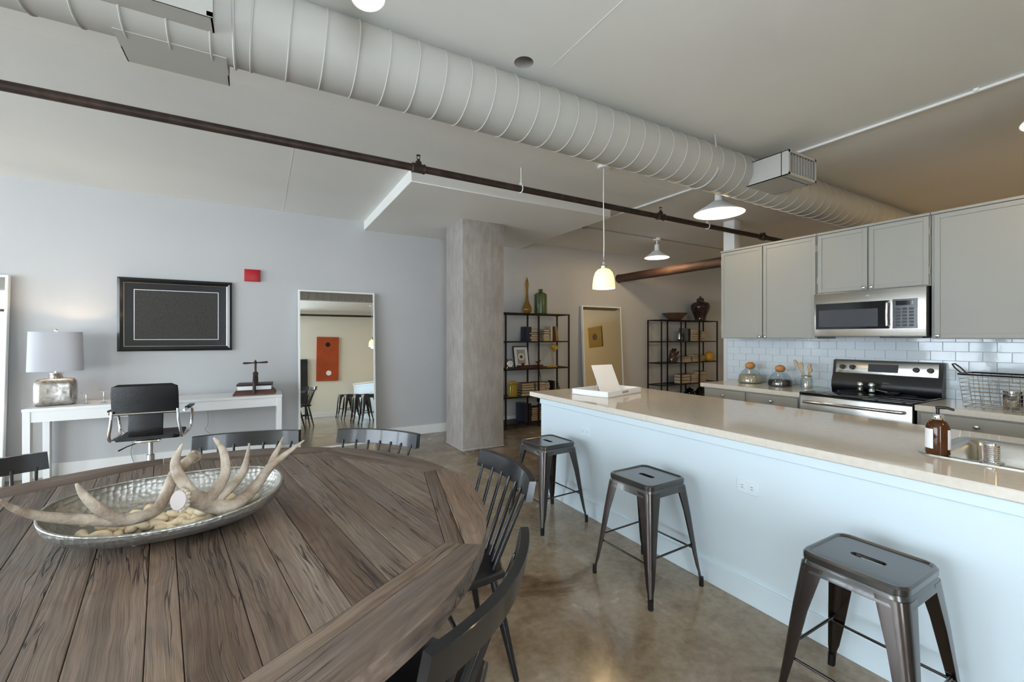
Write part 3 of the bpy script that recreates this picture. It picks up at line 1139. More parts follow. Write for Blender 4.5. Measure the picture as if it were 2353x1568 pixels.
# ================================================================== bar stools
def make_stool(label):
    t = thing('bar_stool', label, 'stool', group='gunmetal bar stools along the island')
    SZ = .605
    W = .315
    outer = rrect(W, W, .045, 6)
    slot = []
    for k in range(9):
        a = PI / 2 + PI * k / 8
        slot.append((-.017 * math.sin(a), -.036 + .017 * math.cos(a)))
    for k in range(9):
        a = -PI / 2 + PI * k / 8
        slot.append((-.017 * math.sin(a), .036 + .017 * math.cos(a)))
    b = B()
    inn = rrect(W - .035, W - .035, .035, 6)
    def ringv(pl, z): return [b.bm.verts.new((x, y, z)) for x, y in pl]
    def bridge(A_, B_):
        n = len(A_)
        for i in range(n):
            b.bm.faces.new((A_[i], A_[(i + 1) % n], B_[(i + 1) % n], B_[i]))
    r_pan = ringv(inn, SZ - .006)
    r_in = ringv(rrect(W - .026, W - .026, .038, 6), SZ)
    r_top = ringv(rrect(W - .012, W - .012, .042, 6), SZ)
    r_e = ringv(outer, SZ - .008)
    r_e2 = ringv(outer, SZ - .026)
    r_e3 = ringv(rrect(W - .008, W - .008, .042, 6), SZ - .030)
    r_e4 = ringv(rrect(W - .002, W - .002, .045, 6), SZ - .036)
    r_e5 = ringv(rrect(W + .010, W + .010, .045, 6), SZ - .070)
    for A_, B_ in ((r_pan, r_in), (r_in, r_top), (r_top, r_e), (r_e, r_e2), (r_e2, r_e3), (r_e3, r_e4), (r_e4, r_e5)):
        bridge(A_, B_)
    vs = ringv(slot, SZ - .006)
    vs2 = ringv(slot, SZ - .018)
    bridge(vs, vs2)
    es = [b.bm.edges.get((r_pan[i], r_pan[(i + 1) % len(r_pan)])) for i in range(len(r_pan))]
    es += [b.bm.edges.get((vs[i], vs[(i + 1) % len(vs)])) for i in range(len(vs))]
    bmesh.ops.triangle_fill(b.bm, use_beauty=True, edges=es)
    obj('seat', b, M['gun_seat'], t, angle=35)
    legme = None
    bb = B()
    rings = []
    # folded sheet leg on the +x +y corner, wide above, narrow at the foot
    for (z, cpos, w, rc) in ((SZ - .045, .159, .085, .035), (.40, .178, .062, .030), (.20, .197, .042, .022), (.10, .207, .030, .016), (.07, .210, .022, .012), (.0, .217, .020, .011)):
        th = .0035
        out_ = [(cpos - w, cpos)]
        for k in range(7):
            a = PI / 2 - PI / 2 * k / 6
            out_.append((cpos - rc + rc * math.cos(a), cpos - rc + rc * math.sin(a)))
        out_.append((cpos, cpos - w))
        in_ = [(cpos - th, cpos - w)]
        for k in range(7):
            a = PI / 2 * k / 6
            in_.append((cpos - rc + (rc - th) * math.cos(a), cpos - rc + (rc - th) * math.sin(a)))
        in_.append((cpos - w, cpos - th))
        rings.append([(x, y, z) for x, y in out_ + in_])
    bb.loops(rings)
    legme = bb.mesh('leg', angle=50); legme.materials.append(M['gun'])
    for k in range(4):
        link('leg', legme, None, t, None, k * PI / 2)
    fb = B(); fb.tube([(.209, .209, 0), (.2085, .2085, .05)], [.0125, .012], 10)
    fme = fb.mesh('foot_cap'); fme.materials.append(M['blackpl'])
    for k in range(4):
        link('foot_cap', fme, None, t, None, k * PI / 2)
    for k in range(4):
        zz = .205 if k % 2 else .235
        c = .192 if k % 2 else .189
        b = B(); b.tube([(-c, c - .008, zz), (c, c - .008, zz)], .0055, 8)
        obj('foot_rail', b, M['gun'], t, None, k * PI / 2)
        b = B(); b.box(-.135, -.095, .135, .150, SZ - .085, SZ - .070, .003, 1); obj('bracket', b, M['gun'], t, None, k * PI / 2)
    return t
stools = [((1.915, 2.765, 0), .05, 'gunmetal bar stool farthest along the island, beside the tray end and a black chair'),
          ((1.93, 1.785, 0), .03, 'gunmetal bar stool in the middle of the island front'),
          ((1.90, .715, 0), .0, 'gunmetal bar stool nearest the camera at the right of the picture'),
          ((1.91, -.30, 0), .04, 'gunmetal bar stool at the near end of the island, seen in the mirror')]
s0 = make_stool(stools[0][2])
s0.location, s0.rotation_euler = stools[0][0], (0, 0, stools[0][1])
for loc, rz, lab in stools[1:]:
    dup(s0, loc, rz, lab)

# ================================================================== island
IX0, IX1 = 2.22, 3.26
IY0, IY1 = -.78, 3.31
t = thing('kitchen_island', 'long white painted island base with baseboard, facing the bar stools', 'island', (IX0, IY0, 0))
def isl(x0, x1, y0, y1, z0, z1, bev=0.003): 
    bb = B(); bb.box(x0 - IX0, x1 - IX0, y0 - IY0, y1 - IY0, z0, z1, bev, 1); return bb
hb = B()
for (x0, x1, y0, y1) in ((IX0, IX0 + .02, IY0, IY1), (IX1 - .02, IX1, IY0, IY1), (IX0 + .02, IX1 - .02, IY0, IY0 + .02), (IX0 + .02, IX1 - .02, IY1 - .02, IY1)):
    hb.box(x0 - IX0, x1 - IX0, y0 - IY0, y1 - IY0, 0, .842)
obj('body', hb, M['island'], t, smooth=False)
obj('apron', isl(IX0 - .014, IX0 + .004, IY0, IY1 + .05, .795, .842), M['island'], t)
obj('apron', isl(IX0 - .014, IX1, IY1 - .002, IY1 + .05, .795, .842), M['island'], t)
obj('base_trim', isl(IX0 - .014, IX0 + .004, IY0, IY1 + .014, 0, .125), M['island'], t)
obj('base_trim', isl(IX0 - .014, IX1, IY1 - .002, IY1 + .014, 0, .125), M['island'], t)
for (oy, oz) in ((2.68, .655), (1.36, .610)):
    o = obj('outlet', isl(IX0 - .006, IX0 + .002, oy - .058, oy + .058, oz - .036, oz + .036, .002), M['switch'], t)
    for s in (-1, 1):
        bb = B()
        yy = oy + s * .026 - IY0
        bb.box(-.0085, -.004, yy - .016, yy + .016, oz - .014, oz + .014, .002, 1)
        obj('socket', bb, M['switch'], o)
        for dz in (-.006, .006):
            bb = B(); bb.box(-.0092, -.008, yy - .006, yy + .004, oz + dz - .0012, oz + dz + .0012)
            obj('slot', bb, M['blackpl'], o)
# worktop with the sink cut-out
CT0, CT1 = .845, .887
SX0, SX1, SY0, SY1 = 2.54, 3.10, -.02, .75
t = thing('island_worktop', 'long polished cream quartz worktop on the white island', 'worktop', (2.19, IY0 - .03, CT0))
b = B()
ox, oy = 2.19, IY0 - .03
def wt(x0, x1, y0, y1): 
    b.box(x0 - ox, x1 - ox, y0 - oy, y1 - oy, 0, CT1 - CT0)
# one slab with a hole: lofted ring
outp = [(2.19, oy), (3.34, oy), (3.34, 3.46), (2.19, 3.46)]
inp = [(SX0, SY0), (SX1, SY0), (SX1, SY1), (SX0, SY1)]
rings = []
def rg(pl, z): return [(x - ox, y - oy, z) for x, y in pl]
e = .004
outb = [(2.19 + e, oy + e), (3.34 - e, oy + e), (3.34 - e, 3.46 - e), (2.19 + e, 3.46 - e)]
b.loops([rg(inp, 0), rg(outb, 0), rg(outp, e), rg(outp, CT1 - CT0 - e), rg(outb, CT1 - CT0), rg(inp, CT1 - CT0)], close=True)
obj('slab', b, M['quartz'], t, smooth=False)

t = thing('kitchen_sink', 'stainless steel sink let into the island worktop behind the brown soap bottle', 'sink', ((SX0 + SX1) / 2, (SY0 + SY1) / 2, CT1))
b = B()
w_, d_ = SX1 - SX0, SY1 - SY0
rim_o = rrect(w_ + .05, d_ + .05, .05, 6)
def R3(pl, z): return [(x, y, z) for x, y in pl]
b.loops([R3(rim_o, -.001), R3(rim_o, .004), R3(rrect(w_ + .03, d_ + .03, .045, 6), .006), R3(rrect(w_ - .03, d_ - .03, .05, 6), .003), R3(rrect(w_ - .06, d_ - .06, .055, 6), -.02), R3(rrect(w_ - .08, d_ - .08, .055, 6), -.20), R3(rrect(w_ - .16, d_ - .16, .05, 6), -.215)], cap0=False)
obj('basin', b, M['steel'], t)
b = B(); b.lathe([(.001, -.212), (.035, -.212), (.04, -.209), (.04, -.214)], 20); obj('drain', b, M['chrome'], t)

# soap bottle
t = thing('soap_bottle', 'brown glass soap pump bottle with white label at the sink', 'bottle', (2.535, .705, CT1 + .006))
b = B(); b.lathe([(.034, 0), (.039, .003), (.040, .01), (.040, .115), (.038, .127), (.028, .143), (.016, .150), (.015, .160)], 28); obj('body', b, M['amber_dark'], t)
b = B(); b.lathe([(.0195, .150), (.0205, .152), (.0205, .170), (.018, .174), (.0001, .174)], 24); pc = obj('pump_collar', b, M['chrome'], t)
b = B(); b.cyl((0, 0, .172), (0, 0, .200), .006, n=12); b.tube([(0, .006, .202), (0, -.03, .204), (.0, -.052, .198)], [.007, .006, .005], 10)
obj('pump_nozzle', b, M['blackpl'], t)
for a0, a1 in ((1.7, 3.05), (4.25, 5.3)):
    b = B()
    r = .0408
    na = 14
    vs0 = [b.bm.verts.new((r * math.cos(a0 + (a1 - a0) * k / na), r * math.sin(a0 + (a1 - a0) * k / na), .028)) for k in range(na + 1)]
    vs1 = [b.bm.verts.new((r * math.cos(a0 + (a1 - a0) * k / na), r * math.sin(a0 + (a1 - a0) * k / na), .112)) for k in range(na + 1)]
    for k in range(na):
        b.bm.faces.new((vs0[k], vs0[k + 1], vs1[k + 1], vs1[k]))
    obj('label', b, M['paper'], t)
# steel tumbler
t = thing('steel_tumbler', 'small ribbed steel soap dispenser standing on the sink edge', 'dispenser', (2.538, .545, CT1 + .006))
b = B()
prof = [(.034, 0), (.035, .006), (.024, .008)]
for k in range(8):
    prof += [(.0225, .012 + k * .008), (.0245, .016 + k * .008)]
prof += [(.024, .076), (.022, .082), (.001, .083)]
b.lathe(prof, 24); obj('body', b, M['chrome'], t)

# white tray and the leaning card
t = thing('serving_tray', 'white wooden tray with cut-out handles at the far end of the island', 'tray', (2.725, 2.99, CT1), math.radians(14))
b = B(); b.box(-.27, .27, -.19, .19, 0, .010, .002, 1); obj('base', b, M['white_gloss'], t)
for (x0, x1, y0, y1) in ((-.27, .27, -.19, -.178), (-.27, .27, .178, .19)):
    b = B(); b.box(x0, x1, y0, y1, 0, .052, .002, 1); s = obj('side', b, M['white_gloss'], t)
    b = B(); yy = y0 - .0012 if y0 < 0 else y1 + .0012
    b.prism([(p[0], p[1]) for p in rrect(.10, .018, .0088, 5)], -.001, .001)
    o = obj('handle_slot', b, M['cab_low'], s, (.0, yy, .032)); o.rotation_euler = (PI / 2, 0, 0)
for (x0, x1) in ((-.27, -.258), (.258, .27)):
    b = B(); b.box(x0, x1, -.178, .178, 0, .052, .002, 1); obj('side', b, M['white_gloss'], t)
t = thing('sign_card', 'blank white card leaning back in a stand on the tray', 'sign', (2.775, 2.99, CT1 + .011), math.radians(2))
b = B()
tlt = Matrix.Rotation(-math.atan2(.12, .235), 4, 'X')
b.box(-.13, .13, -.002, .002, 0, .27, .0008, 1, M=tlt); obj('card', b, M['paper'], t)
b = B(); b.box(-.08, .08, .10, .104, 0, .20, .0008, 1, M=Matrix.Rotation(.0, 4, 'X')); obj('easel_back', b, M['paper'], t)
b = B(); b.box(-.13, .13, -.02, .104, 0, .004, .001, 1); obj('foot', b, M['paper'], t)
# ================================================================== kitchen run
UX = 4.50            # face of the wall cabinets
BX = 4.21            # face of the base cabinets
def door(parent, xf, ya, yb, za, zb, material, name='door', knob=None, rail=.034):
    """Shaker door seen from -x: slab with a thin raised frame, hinged knob as a child."""
    b = B()
    g = .003
    ya, yb, za, zb = ya + g, yb - g, za + g, zb - g
    lx, ly, lz = parent.location
    def bx(x0, x1, y0, y1, z0, z1, bev=.0015):
        b.box(x0 - lx, x1 - lx, y0 - ly, y1 - ly, z0 - lz, z1 - lz, bev, 1)
    bx(xf - .012, xf, ya, yb, za, zb)
    bx(xf - .019, xf - .011, ya, ya + rail, za, zb); bx(xf - .019, xf - .011, yb - rail, yb, za, zb)
    bx(xf - .019, xf - .011, ya + rail, yb - rail, za, za + rail); bx(xf - .019, xf - .011, ya + rail, yb - rail, zb - rail, zb)
    d = obj(name, b, material, parent, smooth=False)
    if knob:
        kb = B()
        kb.tube([(xf - .018 - lx, knob[0] - ly, knob[1] - lz), (xf - .032 - lx, knob[0] - ly, knob[1] - lz), (xf - .036 - lx, knob[0] - ly, knob[1] - lz), (xf - .044 - lx, knob[0] - ly, knob[1] - lz), (xf - .047 - lx, knob[0] - ly, knob[1] - lz)], [.006, .006, .013, .013, .006], 14)
        obj('knob', kb, M['chrome'], d)
    return d
def wall_cab(label, ya, yb, za, zb, doors):
    t = thing('wall_cabinet', label, 'cabinet', (UX, ya, za))
    b = B(); b.box(0, KX - UX - .002, 0.001, yb - ya - .001, 0, zb - za, .001, 1); obj('body', b, M['cab'], t, smooth=False)
    b = B(); b.box(-.022, KX - UX - .002, 0.001, yb - ya - .001, zb - za - .02, zb - za, .002, 1); obj('top_trim', b, M['cab'], t, smooth=False)
    for (a, c, kn) in doors:
        door(t, UX, a, c, za + .004, zb - .022, M['cab'], knob=kn)
    for (a, c, kn) in doors:
        for zz in (za + .12, zb - .14):
            hb = B()
            side = c if kn[0] < (a + c) / 2 else a
            hb.cyl((-.010, side - ya, zz - za - .03), (-.010, side - ya, zz - za + .03), .005, n=8)
            obj('hinge', hb, M['cab_low'], t)
    return t
ZT = 2.365
wall_cab('tall greige wall cabinet left of the microwave, with two doors', 2.085, 3.06, 1.385, ZT, [(2.59, 3.055, (2.615, 1.405)), (2.09, 2.585, (2.555, 1.405))])
wall_cab('short greige cabinet with two doors above the microwave', 1.29, 2.083, 1.80, ZT, [(1.69, 2.078, (1.715, 1.825)), (1.295, 1.685, (1.66, 1.825))])
wall_cab('tall greige wall cabinet at the right edge, right of the microwave', .18, 1.288, 1.385, ZT, [(.735, 1.27, (1.245, 1.41)), (.185, .730, (.22, 1.41))])

# microwave
t = thing('microwave', 'stainless steel over-the-range microwave with black glass door', 'microwave', (4.42, 1.295, 1.405))
b = B(); b.box(.022, .42, 0, .78, 0, .39, .003, 1); obj('case', b, M['blackpl'], t)
b = B(); b.box(0, .022, .0, .78, .0, .39, .004, 2); dr = obj('front_panel', b, M['steel'], t)
b = B(); b.box(-.004, .004, .225, .765, .065, .295, .002, 1); d2 = obj('door_window', b, M['blackglass'], t)
b = B(); b.box(-.0055, -.003, .30, .74, .085, .235, .0005, 1); obj('screen_mesh', b, M['darkscreen'], d2)
b = B(); b.box(-.004, .004, .050, .205, .065, .300, .002, 1); cp = obj('control_panel', b, M['darkscreen'], t)
for r in range(6):
    for c in range(3):
        kb = B(); kb.box(-.0052, -.003, .072 + c * .042, .100 + c * .042, .082 + r * .026, .098 + r * .026, .001, 1)
        obj('key', kb, M['blackpl'], cp)
b = B(); b.box(-.0052, -.003, .072, .184, .250, .285, .001, 1); obj('display', b, M['blackglass'], cp)
b = B(); b.tube([(-.002, .232, .075), (-.030, .232, .09), (-.036, .232, .18), (-.030, .232, .27), (-.002, .232, .285)], [.010, .011, .011, .011, .010], 12); obj('handle', b, M['chrome'], t)
b = B(); b.tube([(-.0015, .372, .345), (.001, .372, .345)], .016, 20, flat=.5); obj('badge', b, M['chrome'], t)
b = B(); b.box(.03, .38, .03, .30, -.012, .001, .002, 1); obj('vent_grille', b, M['blackpl'], t)

# base cabinets
def base_cab(label, ya, yb, drawers):
    t = thing('base_cabinet', label, 'cabinet', (BX, ya, 0))
    b = B(); b.box(0, KX - BX - .008, .001, yb - ya - .001, .10, .855, .001, 1); b.box(.06, KX - BX - .008, .001, yb - ya - .001, 0, .10); obj('body', b, M['cab_low'], t, smooth=False)
    for (a, c) in drawers:
        bb = B(); bb.box(-.019, 0, a + .012 - ya, c - .012 - ya, .735, .845, .0025, 1)
        d = obj('drawer', bb, M['cab_low'], t, smooth=False)
        kb = B(); yk, zk = (a + c) / 2 - ya, .79
        kb.tube([(-.018, yk, zk), (-.032, yk, zk), (-.036, yk, zk), (-.044, yk, zk), (-.047, yk, zk)], [.006, .006, .014, .014, .006], 14)
        obj('knob', kb, M['chrome'], d)
        door(t, BX, a + .01, c - .01, .12, .715, M['cab_low'], knob=(c - .06, .66), rail=.05)
    return t
base_cab('greige base cabinet with two drawers left of the cooker', 2.085, 3.07, [(2.585, 3.065), (2.09, 2.58)])
base_cab('greige base cabinet with drawers right of the cooker', -.55, 1.285, [(.66, 1.275), (.06, .65), (-.54, .05)])
for (ya, yb, lab) in ((2.082, 3.10, 'cream quartz worktop holding the cork-stoppered jars left of the cooker'), (-.55, 1.290, 'cream quartz worktop under the wire basket right of the cooker')):
    t = thing('kitchen_worktop', lab, 'worktop', (4.18, ya, .857))
    b = B(); b.box(0, KX - 4.18 - .007, 0, yb - ya, 0, .043, .003, 2); obj('slab', b, M['quartz'], t, smooth=False)

# cooker
t = thing('cooker', 'stainless steel electric cooker with black glass top and knobbed backguard', 'stove', (4.17, 1.295, 0))
W_ = .782
b = B(); b.box(.03, .66, .002, W_ - .002, .03, .895, .003, 1); obj('body', b, M['blackpl'], t)
b = B(); b.box(-.005, .61, 0, W_, .893, .912, .005, 2); ck = obj('glass_top', b, M['blackglass'], t)
for (xx, yy, rr) in ((.16, .2, .10), (.16, .57, .085), (.45, .2, .085), (.45, .57, .10)):
    b = B(); b.tube([(xx + rr * math.cos(2 * PI * k / 32), yy + rr * math.sin(2 * PI * k / 32), .9122) for k in range(32)], .0012, 4, closed=True)
    obj('burner_ring', b, M['darkscreen'], ck)
b = B(); b.box(0, .03, .004, W_ - .004, .22, .885, .004, 2); od = obj('oven_door', b, M['steel'], t)
b = B(); b.box(-.004, .004, .10, W_ - .10, .35, .745, .012, 3); obj('oven_window', b, M['blackglass'], od)
b = B(); b.tube([(0, .05, .832), (-.045, .055, .835), (-.05, .10, .835), (-.05, W_ - .10, .835), (-.045, W_ - .055, .835), (0, W_ - .05, .832)], .0135, 12); obj('handle', b, M['chrome'], od)
b = B(); b.box(0, .03, .004, W_ - .004, .05, .21, .004, 2); obj('drawer_front', b, M['steel'], t)
b = B()
b.loops([[(.585, y, .905), (.66, y, .905), (.66, y, 1.185), (.645, y, 1.188), (.622, y, 1.180), (.60, y, 1.05), (.575, y, .99), (.57, y, .93)] for y in (.0, W_)])
bg = obj('backguard', b, M['blackpl'], t)
fr = Matrix.Translation((.608, 0, 1.125)) @ Matrix.Rotation(math.radians(9), 4, 'Y')
b = B(); b.box(-.006, .002, .025, W_ - .025, -.062, .052, .003, 2, M=fr); fp = obj('control_fascia', b, M['steel'], t)
b = B(); b.box(-.009, -.004, .285, .50, -.04, .03, .002, 1, M=fr); obj('display', b, M['darkscreen'], fp)
for yy in (.075, .165, .62, .70):
    b = B()
    p0, p1 = fr @ Vector((-.004, yy, -.006)), fr @ Vector((-.028, yy, -.006))
    b.cyl(p0, p1, .023, .019, 20)
    q0, q1 = fr @ Vector((-.028, yy, -.02)), fr @ Vector((-.0295, yy, .010))
    b.tube([q0, q1], .003, 6)
    obj('knob', b, M['blackpl'], fp)
b = B(); b.tube([(.578, .36, .985), (.576, .36, .985)], .035, 20, flat=.35); obj('badge', b, M['chrome'], bg)
for i, (yy, lab) in enumerate(((.52, 'left glass shaker with steel cap on the cooker top'), (.435, 'right glass shaker with steel cap on the cooker top'))):
    s = thing('shaker', lab, 'shaker', (4.17 + .50, 1.295 + yy, .912))
    b = B(); b.lathe([(.022, 0), (.026, .004), (.027, .03), (.022, .05), (.020, .055)], 20); obj('glass', b, M['jarglass'], s)
    b = B(); b.lathe([(.021, .052), (.026, .056), (.027, .07), (.020, .085), (.001, .09)], 20); obj('cap', b, M['chrome'], s)
    b = B(); b.lathe([(.001, .003), (.020, .004), (.021, .025), (.001, .026)], 16); obj('contents', b, M['paper' if i else 'pipe'], s)
s = thing('spoon_rest', 'small dark dish at the back of the cooker top', 'dish', (4.17 + .46, 1.295 + .28, .9125))
b = B(); b.lathe([(.03, 0), (.045, .003), (.055, .018), (.052, .018), (.042, .006), (.001, .005)], 24); obj('dish', b, M['darkscreen'], s)
b = B(); b.tube([(0, .03, .012), (.0, .07, .02), (0, .11, .028)], [.010, .005, .006], 8); obj('spoon', b, M['steel'], s)

# conical stoppered jars
for (x, y, lab, fill, fh, sc) in ((4.64, 2.815, 'cone-shaped glass jar with cork ball, filled with cream grain', 'pages', .085, 1.0), (4.58, 2.465, 'cone-shaped glass jar with cork ball, half full of black beans', 'blackpl', .070, .95)):
    t = thing('stoppered_jar', lab, 'jar', (x, y, .90))
    def PR(r0, r1, h, n=8): return [(r0 + (r1 - r0) * k / n, h * k / n) for k in range(n + 1)]
    b = B(); b.lathe([(sc * r, sc * z) for r, z in [(.10, 0), (.118, .006), (.120, .02), (.112, .07), (.085, .12), (.052, .150), (.048, .165)]], 32); obj('glass', b, M['jarglass'], t)
    b = B()
    pf = [(.001, .006), (.110, .008), (.113, .02), (.108, fh * .8), (.098, fh), (.001, fh + .012)]
    b.lathe([(sc * r, sc * z) for r, z in pf], 28); obj('contents', b, M[fill], t)
    b = B(); b.sphere((0, 0, sc * .188), sc * .050, 20, .8); obj('cork_stopper', b, M['cork'], t)
t = thing('utensil_jar', 'small glass jar of wooden spoons left of the cooker', 'jar', (4.60, 2.225, .90))
b = B(); b.lathe([(.045, 0), (.052, .004), (.053, .085), (.043, .105), (.045, .125)], 24); obj('glass', b, M['jarglass'], t)
b = B(); b.tube([(.045 * math.cos(2 * PI * k / 24), .045 * math.sin(2 * PI * k / 24), .122) for k in range(24)], .004, 6, closed=True); obj('rim', b, M['chrome'], t)
for k, (dx, dy, hh) in enumerate(((-.01, .11, .27), (.0, .055, .25), (.02, -.02, .235), (-.02, -.05, .20))):
    s = thing('wooden_spoon', 'wooden spoon %s in the jar left of the cooker' % ('leaning farthest left', 'second from the left', 'standing third from the left', 'shortest, leaning right')[k], 'spoon', (4.60, 2.225, .905))
    b = B(); p1 = Vector((dx, dy, hh)); p0 = Vector((-dx * .4, -dy * .25, 0))
    b.tube([p0.lerp(p1, q) for q in (0, .7, .76, .86, .96, 1)], [.0055, .0055, .010, .019, .014, .003], 10, flat=.9)
    obj('spoon', b, M['wood_light'], s)

# wire basket and what it holds
BKX, BKY = 4.47, .80
t = thing('wire_basket', 'long wire basket with loop handles on the worktop right of the cooker', 'basket', (BKX, BKY, .90))
def rp(w, d, z): return [(x, y, z) for x, y in rrect(w, d, .03, 4)]
def ringw(w, d, z, r):
    b = B(); b.tube(rp(w, d, z), r, 6, closed=True); return b
obj('rim', ringw(.30, .60, .235, .0065), M['blackpl'], t)
for k in range(8):
    f = k / 8
    obj('wire', ringw(.255 + .04 * f, .545 + .05 * f, .006 + .225 * f, .0022), M['steel'], t)
for k in range(13):
    yy = -.27 + .045 * k
    b = B(); b.tube([(-.15, yy * 1.08, .232), (-.128, yy, .004), (.128, yy, .004), (.15, yy * 1.08, .232)], .002, 6); obj('wire', b, M['steel'], t)
for s in (-1, 1):
    b = B()
    b.tube([(-.05, s * .30, .235), (-.055, s * .335, .275), (-.03, s * .355, .30), (.03, s * .355, .30), (.055, s * .335, .275), (.05, s * .30, .235)], .005, 8); obj('handle', b, M['pipe'], t)
s = thing('steel_canister', 'polished steel canister standing in the wire basket', 'canister', (BKX - .05, BKY + .05, .908))
b = B(); b.lathe([(.045, 0), (.048, .004), (.048, .10), (.044, .104), (.044, .112), (.047, .114), (.047, .125), (.001, .128)], 26); obj('body', b, M['chrome'], s)
s = thing('black_pot', 'squat black pot standing in the wire basket', 'pot', (BKX - .02, BKY - .13, .908))
b = B(); b.lathe([(.06, 0), (.075, .01), (.082, .05), (.078, .09), (.06, .105), (.062, .112), (.03, .125), (.012, .128), (.012, .14), (.001, .142)], 26); obj('body', b, M['blackglass'], s)
# ================================================================== desk wall
DX0, DX1, DYF, DYB = -1.86, .205, 5.55, 6.03
t = thing('desk', 'long plain white desk against the back wall, holding lamp and book press', 'desk', (DX0, DYF, 0))
Ld, Dd = DX1 - DX0, DYB - DYF
b = B(); b.box(0, Ld, 0, Dd, .722, .75, .003, 1); obj('top', b, M['white_gloss'], t)
b = B(); b.box(.012, Ld - .012, .010, .028, .625, .722, .002, 1); obj('apron', b, M['white_gloss'], t)
b = B(); b.box(.012, Ld - .012, Dd - .028, Dd - .010, .625, .722, .002, 1); obj('apron', b, M['white_gloss'], t)
for x in (.012, Ld - .030):
    b = B(); b.box(x, x + .018, .028, Dd - .028, .625, .722, .002, 1); obj('apron', b, M['white_gloss'], t)
for x in (.004, Ld - .056):
    for y in (.004, Dd - .056):
        b = B(); b.box(x, x + .052, y, y + .052, 0, .722, .003, 1); obj('leg', b, M['white_gloss'], t)

# table lamp
t = thing('table_lamp', 'table lamp with mercury-glass bottle base and white shade at the left of the desk', 'lamp', (-1.715, 5.82, .75), math.radians(12))
b = B()
def sec(w, d, r, z): return [(x, y, z) for x, y in rrect(w, d, r, 5)]
b.loops([sec(.20, .15, .05, .0), sec(.262, .20, .05, .006), sec(.285, .215, .05, .022), sec(.288, .218, .05, .05), sec(.288, .218, .05, .19), sec(.280, .21, .055, .222), sec(.25, .185, .06, .245), sec(.16, .13, .06, .255), sec(.10, .10, .049, .256)])
obj('bottle', b, M['mercury'], t)
b = B(); b.lathe([(.046, .254), (.048, .258), (.048, .295), (.050, .298), (.050, .305), (.03, .306), (.012, .307), (.012, .33), (.001, .331)], 24); obj('neck', b, M['chrome'], t)
b = B()
def osec(w, d, z): return [(.5 * w * math.copysign(abs(math.cos(a)) ** .62, math.cos(a)), .5 * d * math.copysign(abs(math.sin(a)) ** .62, math.sin(a)), z) for a in [2 * PI * k / 48 for k in range(48)]]
b.loops([osec(.385, .25, .325), osec(.365, .235, .70), osec(.361, .231, .70), osec(.381, .246, .325)], close=True)
obj('shade', b, M['shade'], t, angle=50)
b = B()
b.tube([(0, 0, .33), (0, 0, .46)], .010, 10); b.tube([(-.182, 0, .695), (.182, 0, .695)], .0025, 6); b.tube([(0, -.118, .695), (0, .118, .695)], .0025, 6)
b.tube([(-.002, .05, .46), (0, .055, .58), (0, .0, .695), (0, -.055, .58), (.002, -.05, .46), (-.002, .05, .46)], .002, 6)
obj('harp', b, M['chrome'], t)
b = B(); b.sphere((0, 0, .716), .017, 14, .9); b.tube([(0, 0, .695), (0, 0, .71)], .006, 8); obj('finial', b, M['chrome'], t)
b = B(); b.sphere((0, 0, .52), .03, 14, 1.3); obj('bulb', b, M['bulb'], t)
lamp_light(t, (0, 0, .56), 9.0, (1.0, .74, .48), r=.03)

# two little silver figures
for (x, y, hh, lab) in ((-1.475, 5.72, .095, 'small silver bird figure on a stem, left one by the lamp'), (-1.355, 5.75, .110, 'small silver bird figure on a stem, right one beside the office chair')):
    t = thing('silver_figure', lab, 'ornament', (x, y, .75))
    b = B(); b.lathe([(.03, 0), (.032, .003), (.01, .008), (.004, .014), (.0035, hh * .5), (.006, hh * .55), (.0035, hh * .6), (.004, hh)], 16); obj('stem', b, M['chrome'], t)
    b = B(); b.tube([(-.04, 0, hh + .022), (-.028, 0, hh + .004), (0, 0, hh), (.025, 0, hh + .004), (.046, 0, hh + .002)], [.003, .008, .011, .007, .002], 10, flat=.6); obj('bird', b, M['chrome'], t)
# book press with the books in it
bt = thing('old_book', 'thick old book squeezed in the iron press on the desk', 'book', (-.06, 5.79, .805), math.radians(-4))
b = B(); b.box(-.165, .165, -.115, .10, 0, .045, .003, 1); obj('pages', b, M['paper'], bt)
b = B(); b.box(-.17, .17, -.12, .12, .046, .054, .002, 1); obj('cover', b, M['leather'], bt)
b = B(); b.box(-.17, .17, .105, .12, 0, .046, .002, 1); obj('spine', b, M['leather'], bt)
t = thing('book_press', 'black cast-iron book press with a T-bar handle on the desk', 'press', (-.06, 5.79, .75), math.radians(-4))
b = B()
b.loops([[(-.205, -.145, .0), (.205, -.145, 0), (.205, .145, 0), (-.205, .145, 0)], [(-.205, -.145, .012), (.205, -.145, .012), (.205, .145, .012), (-.205, .145, .012)], [(-.18, -.125, .052), (.18, -.125, .052), (.18, .125, .052), (-.18, .125, .052)]])
obj('base', b, M['wood_dark'], t)
b = B(); b.box(-.175, .175, -.122, .122, .110, .122, .003, 1); obj('platen', b, M['pipe'], t)
b = B()
arch = [(0, -.145, .02), (0, -.148, .10), (0, -.138, .16), (0, -.10, .205), (0, -.045, .225), (0, 0, .230), (0, .045, .225), (0, .10, .205), (0, .138, .16), (0, .148, .10), (0, .145, .02)]
b.tube(arch, [.018, .017, .017, .018, .020, .022, .020, .018, .017, .017, .018], 12)
obj('arch', b, M['pipe'], t)
b = B(); b.lathe([(.026, .215), (.030, .235), (.020, .250), (.011, .255), (.011, .345), (.016, .350), (.018, .362), (.012, .37), (.007, .375), (.008, .385), (.001, .39)], 18)
b.tube([(0, 0, .12), (0, 0, .22)], .013, 12); obj('screw', b, M['pipe'], t)
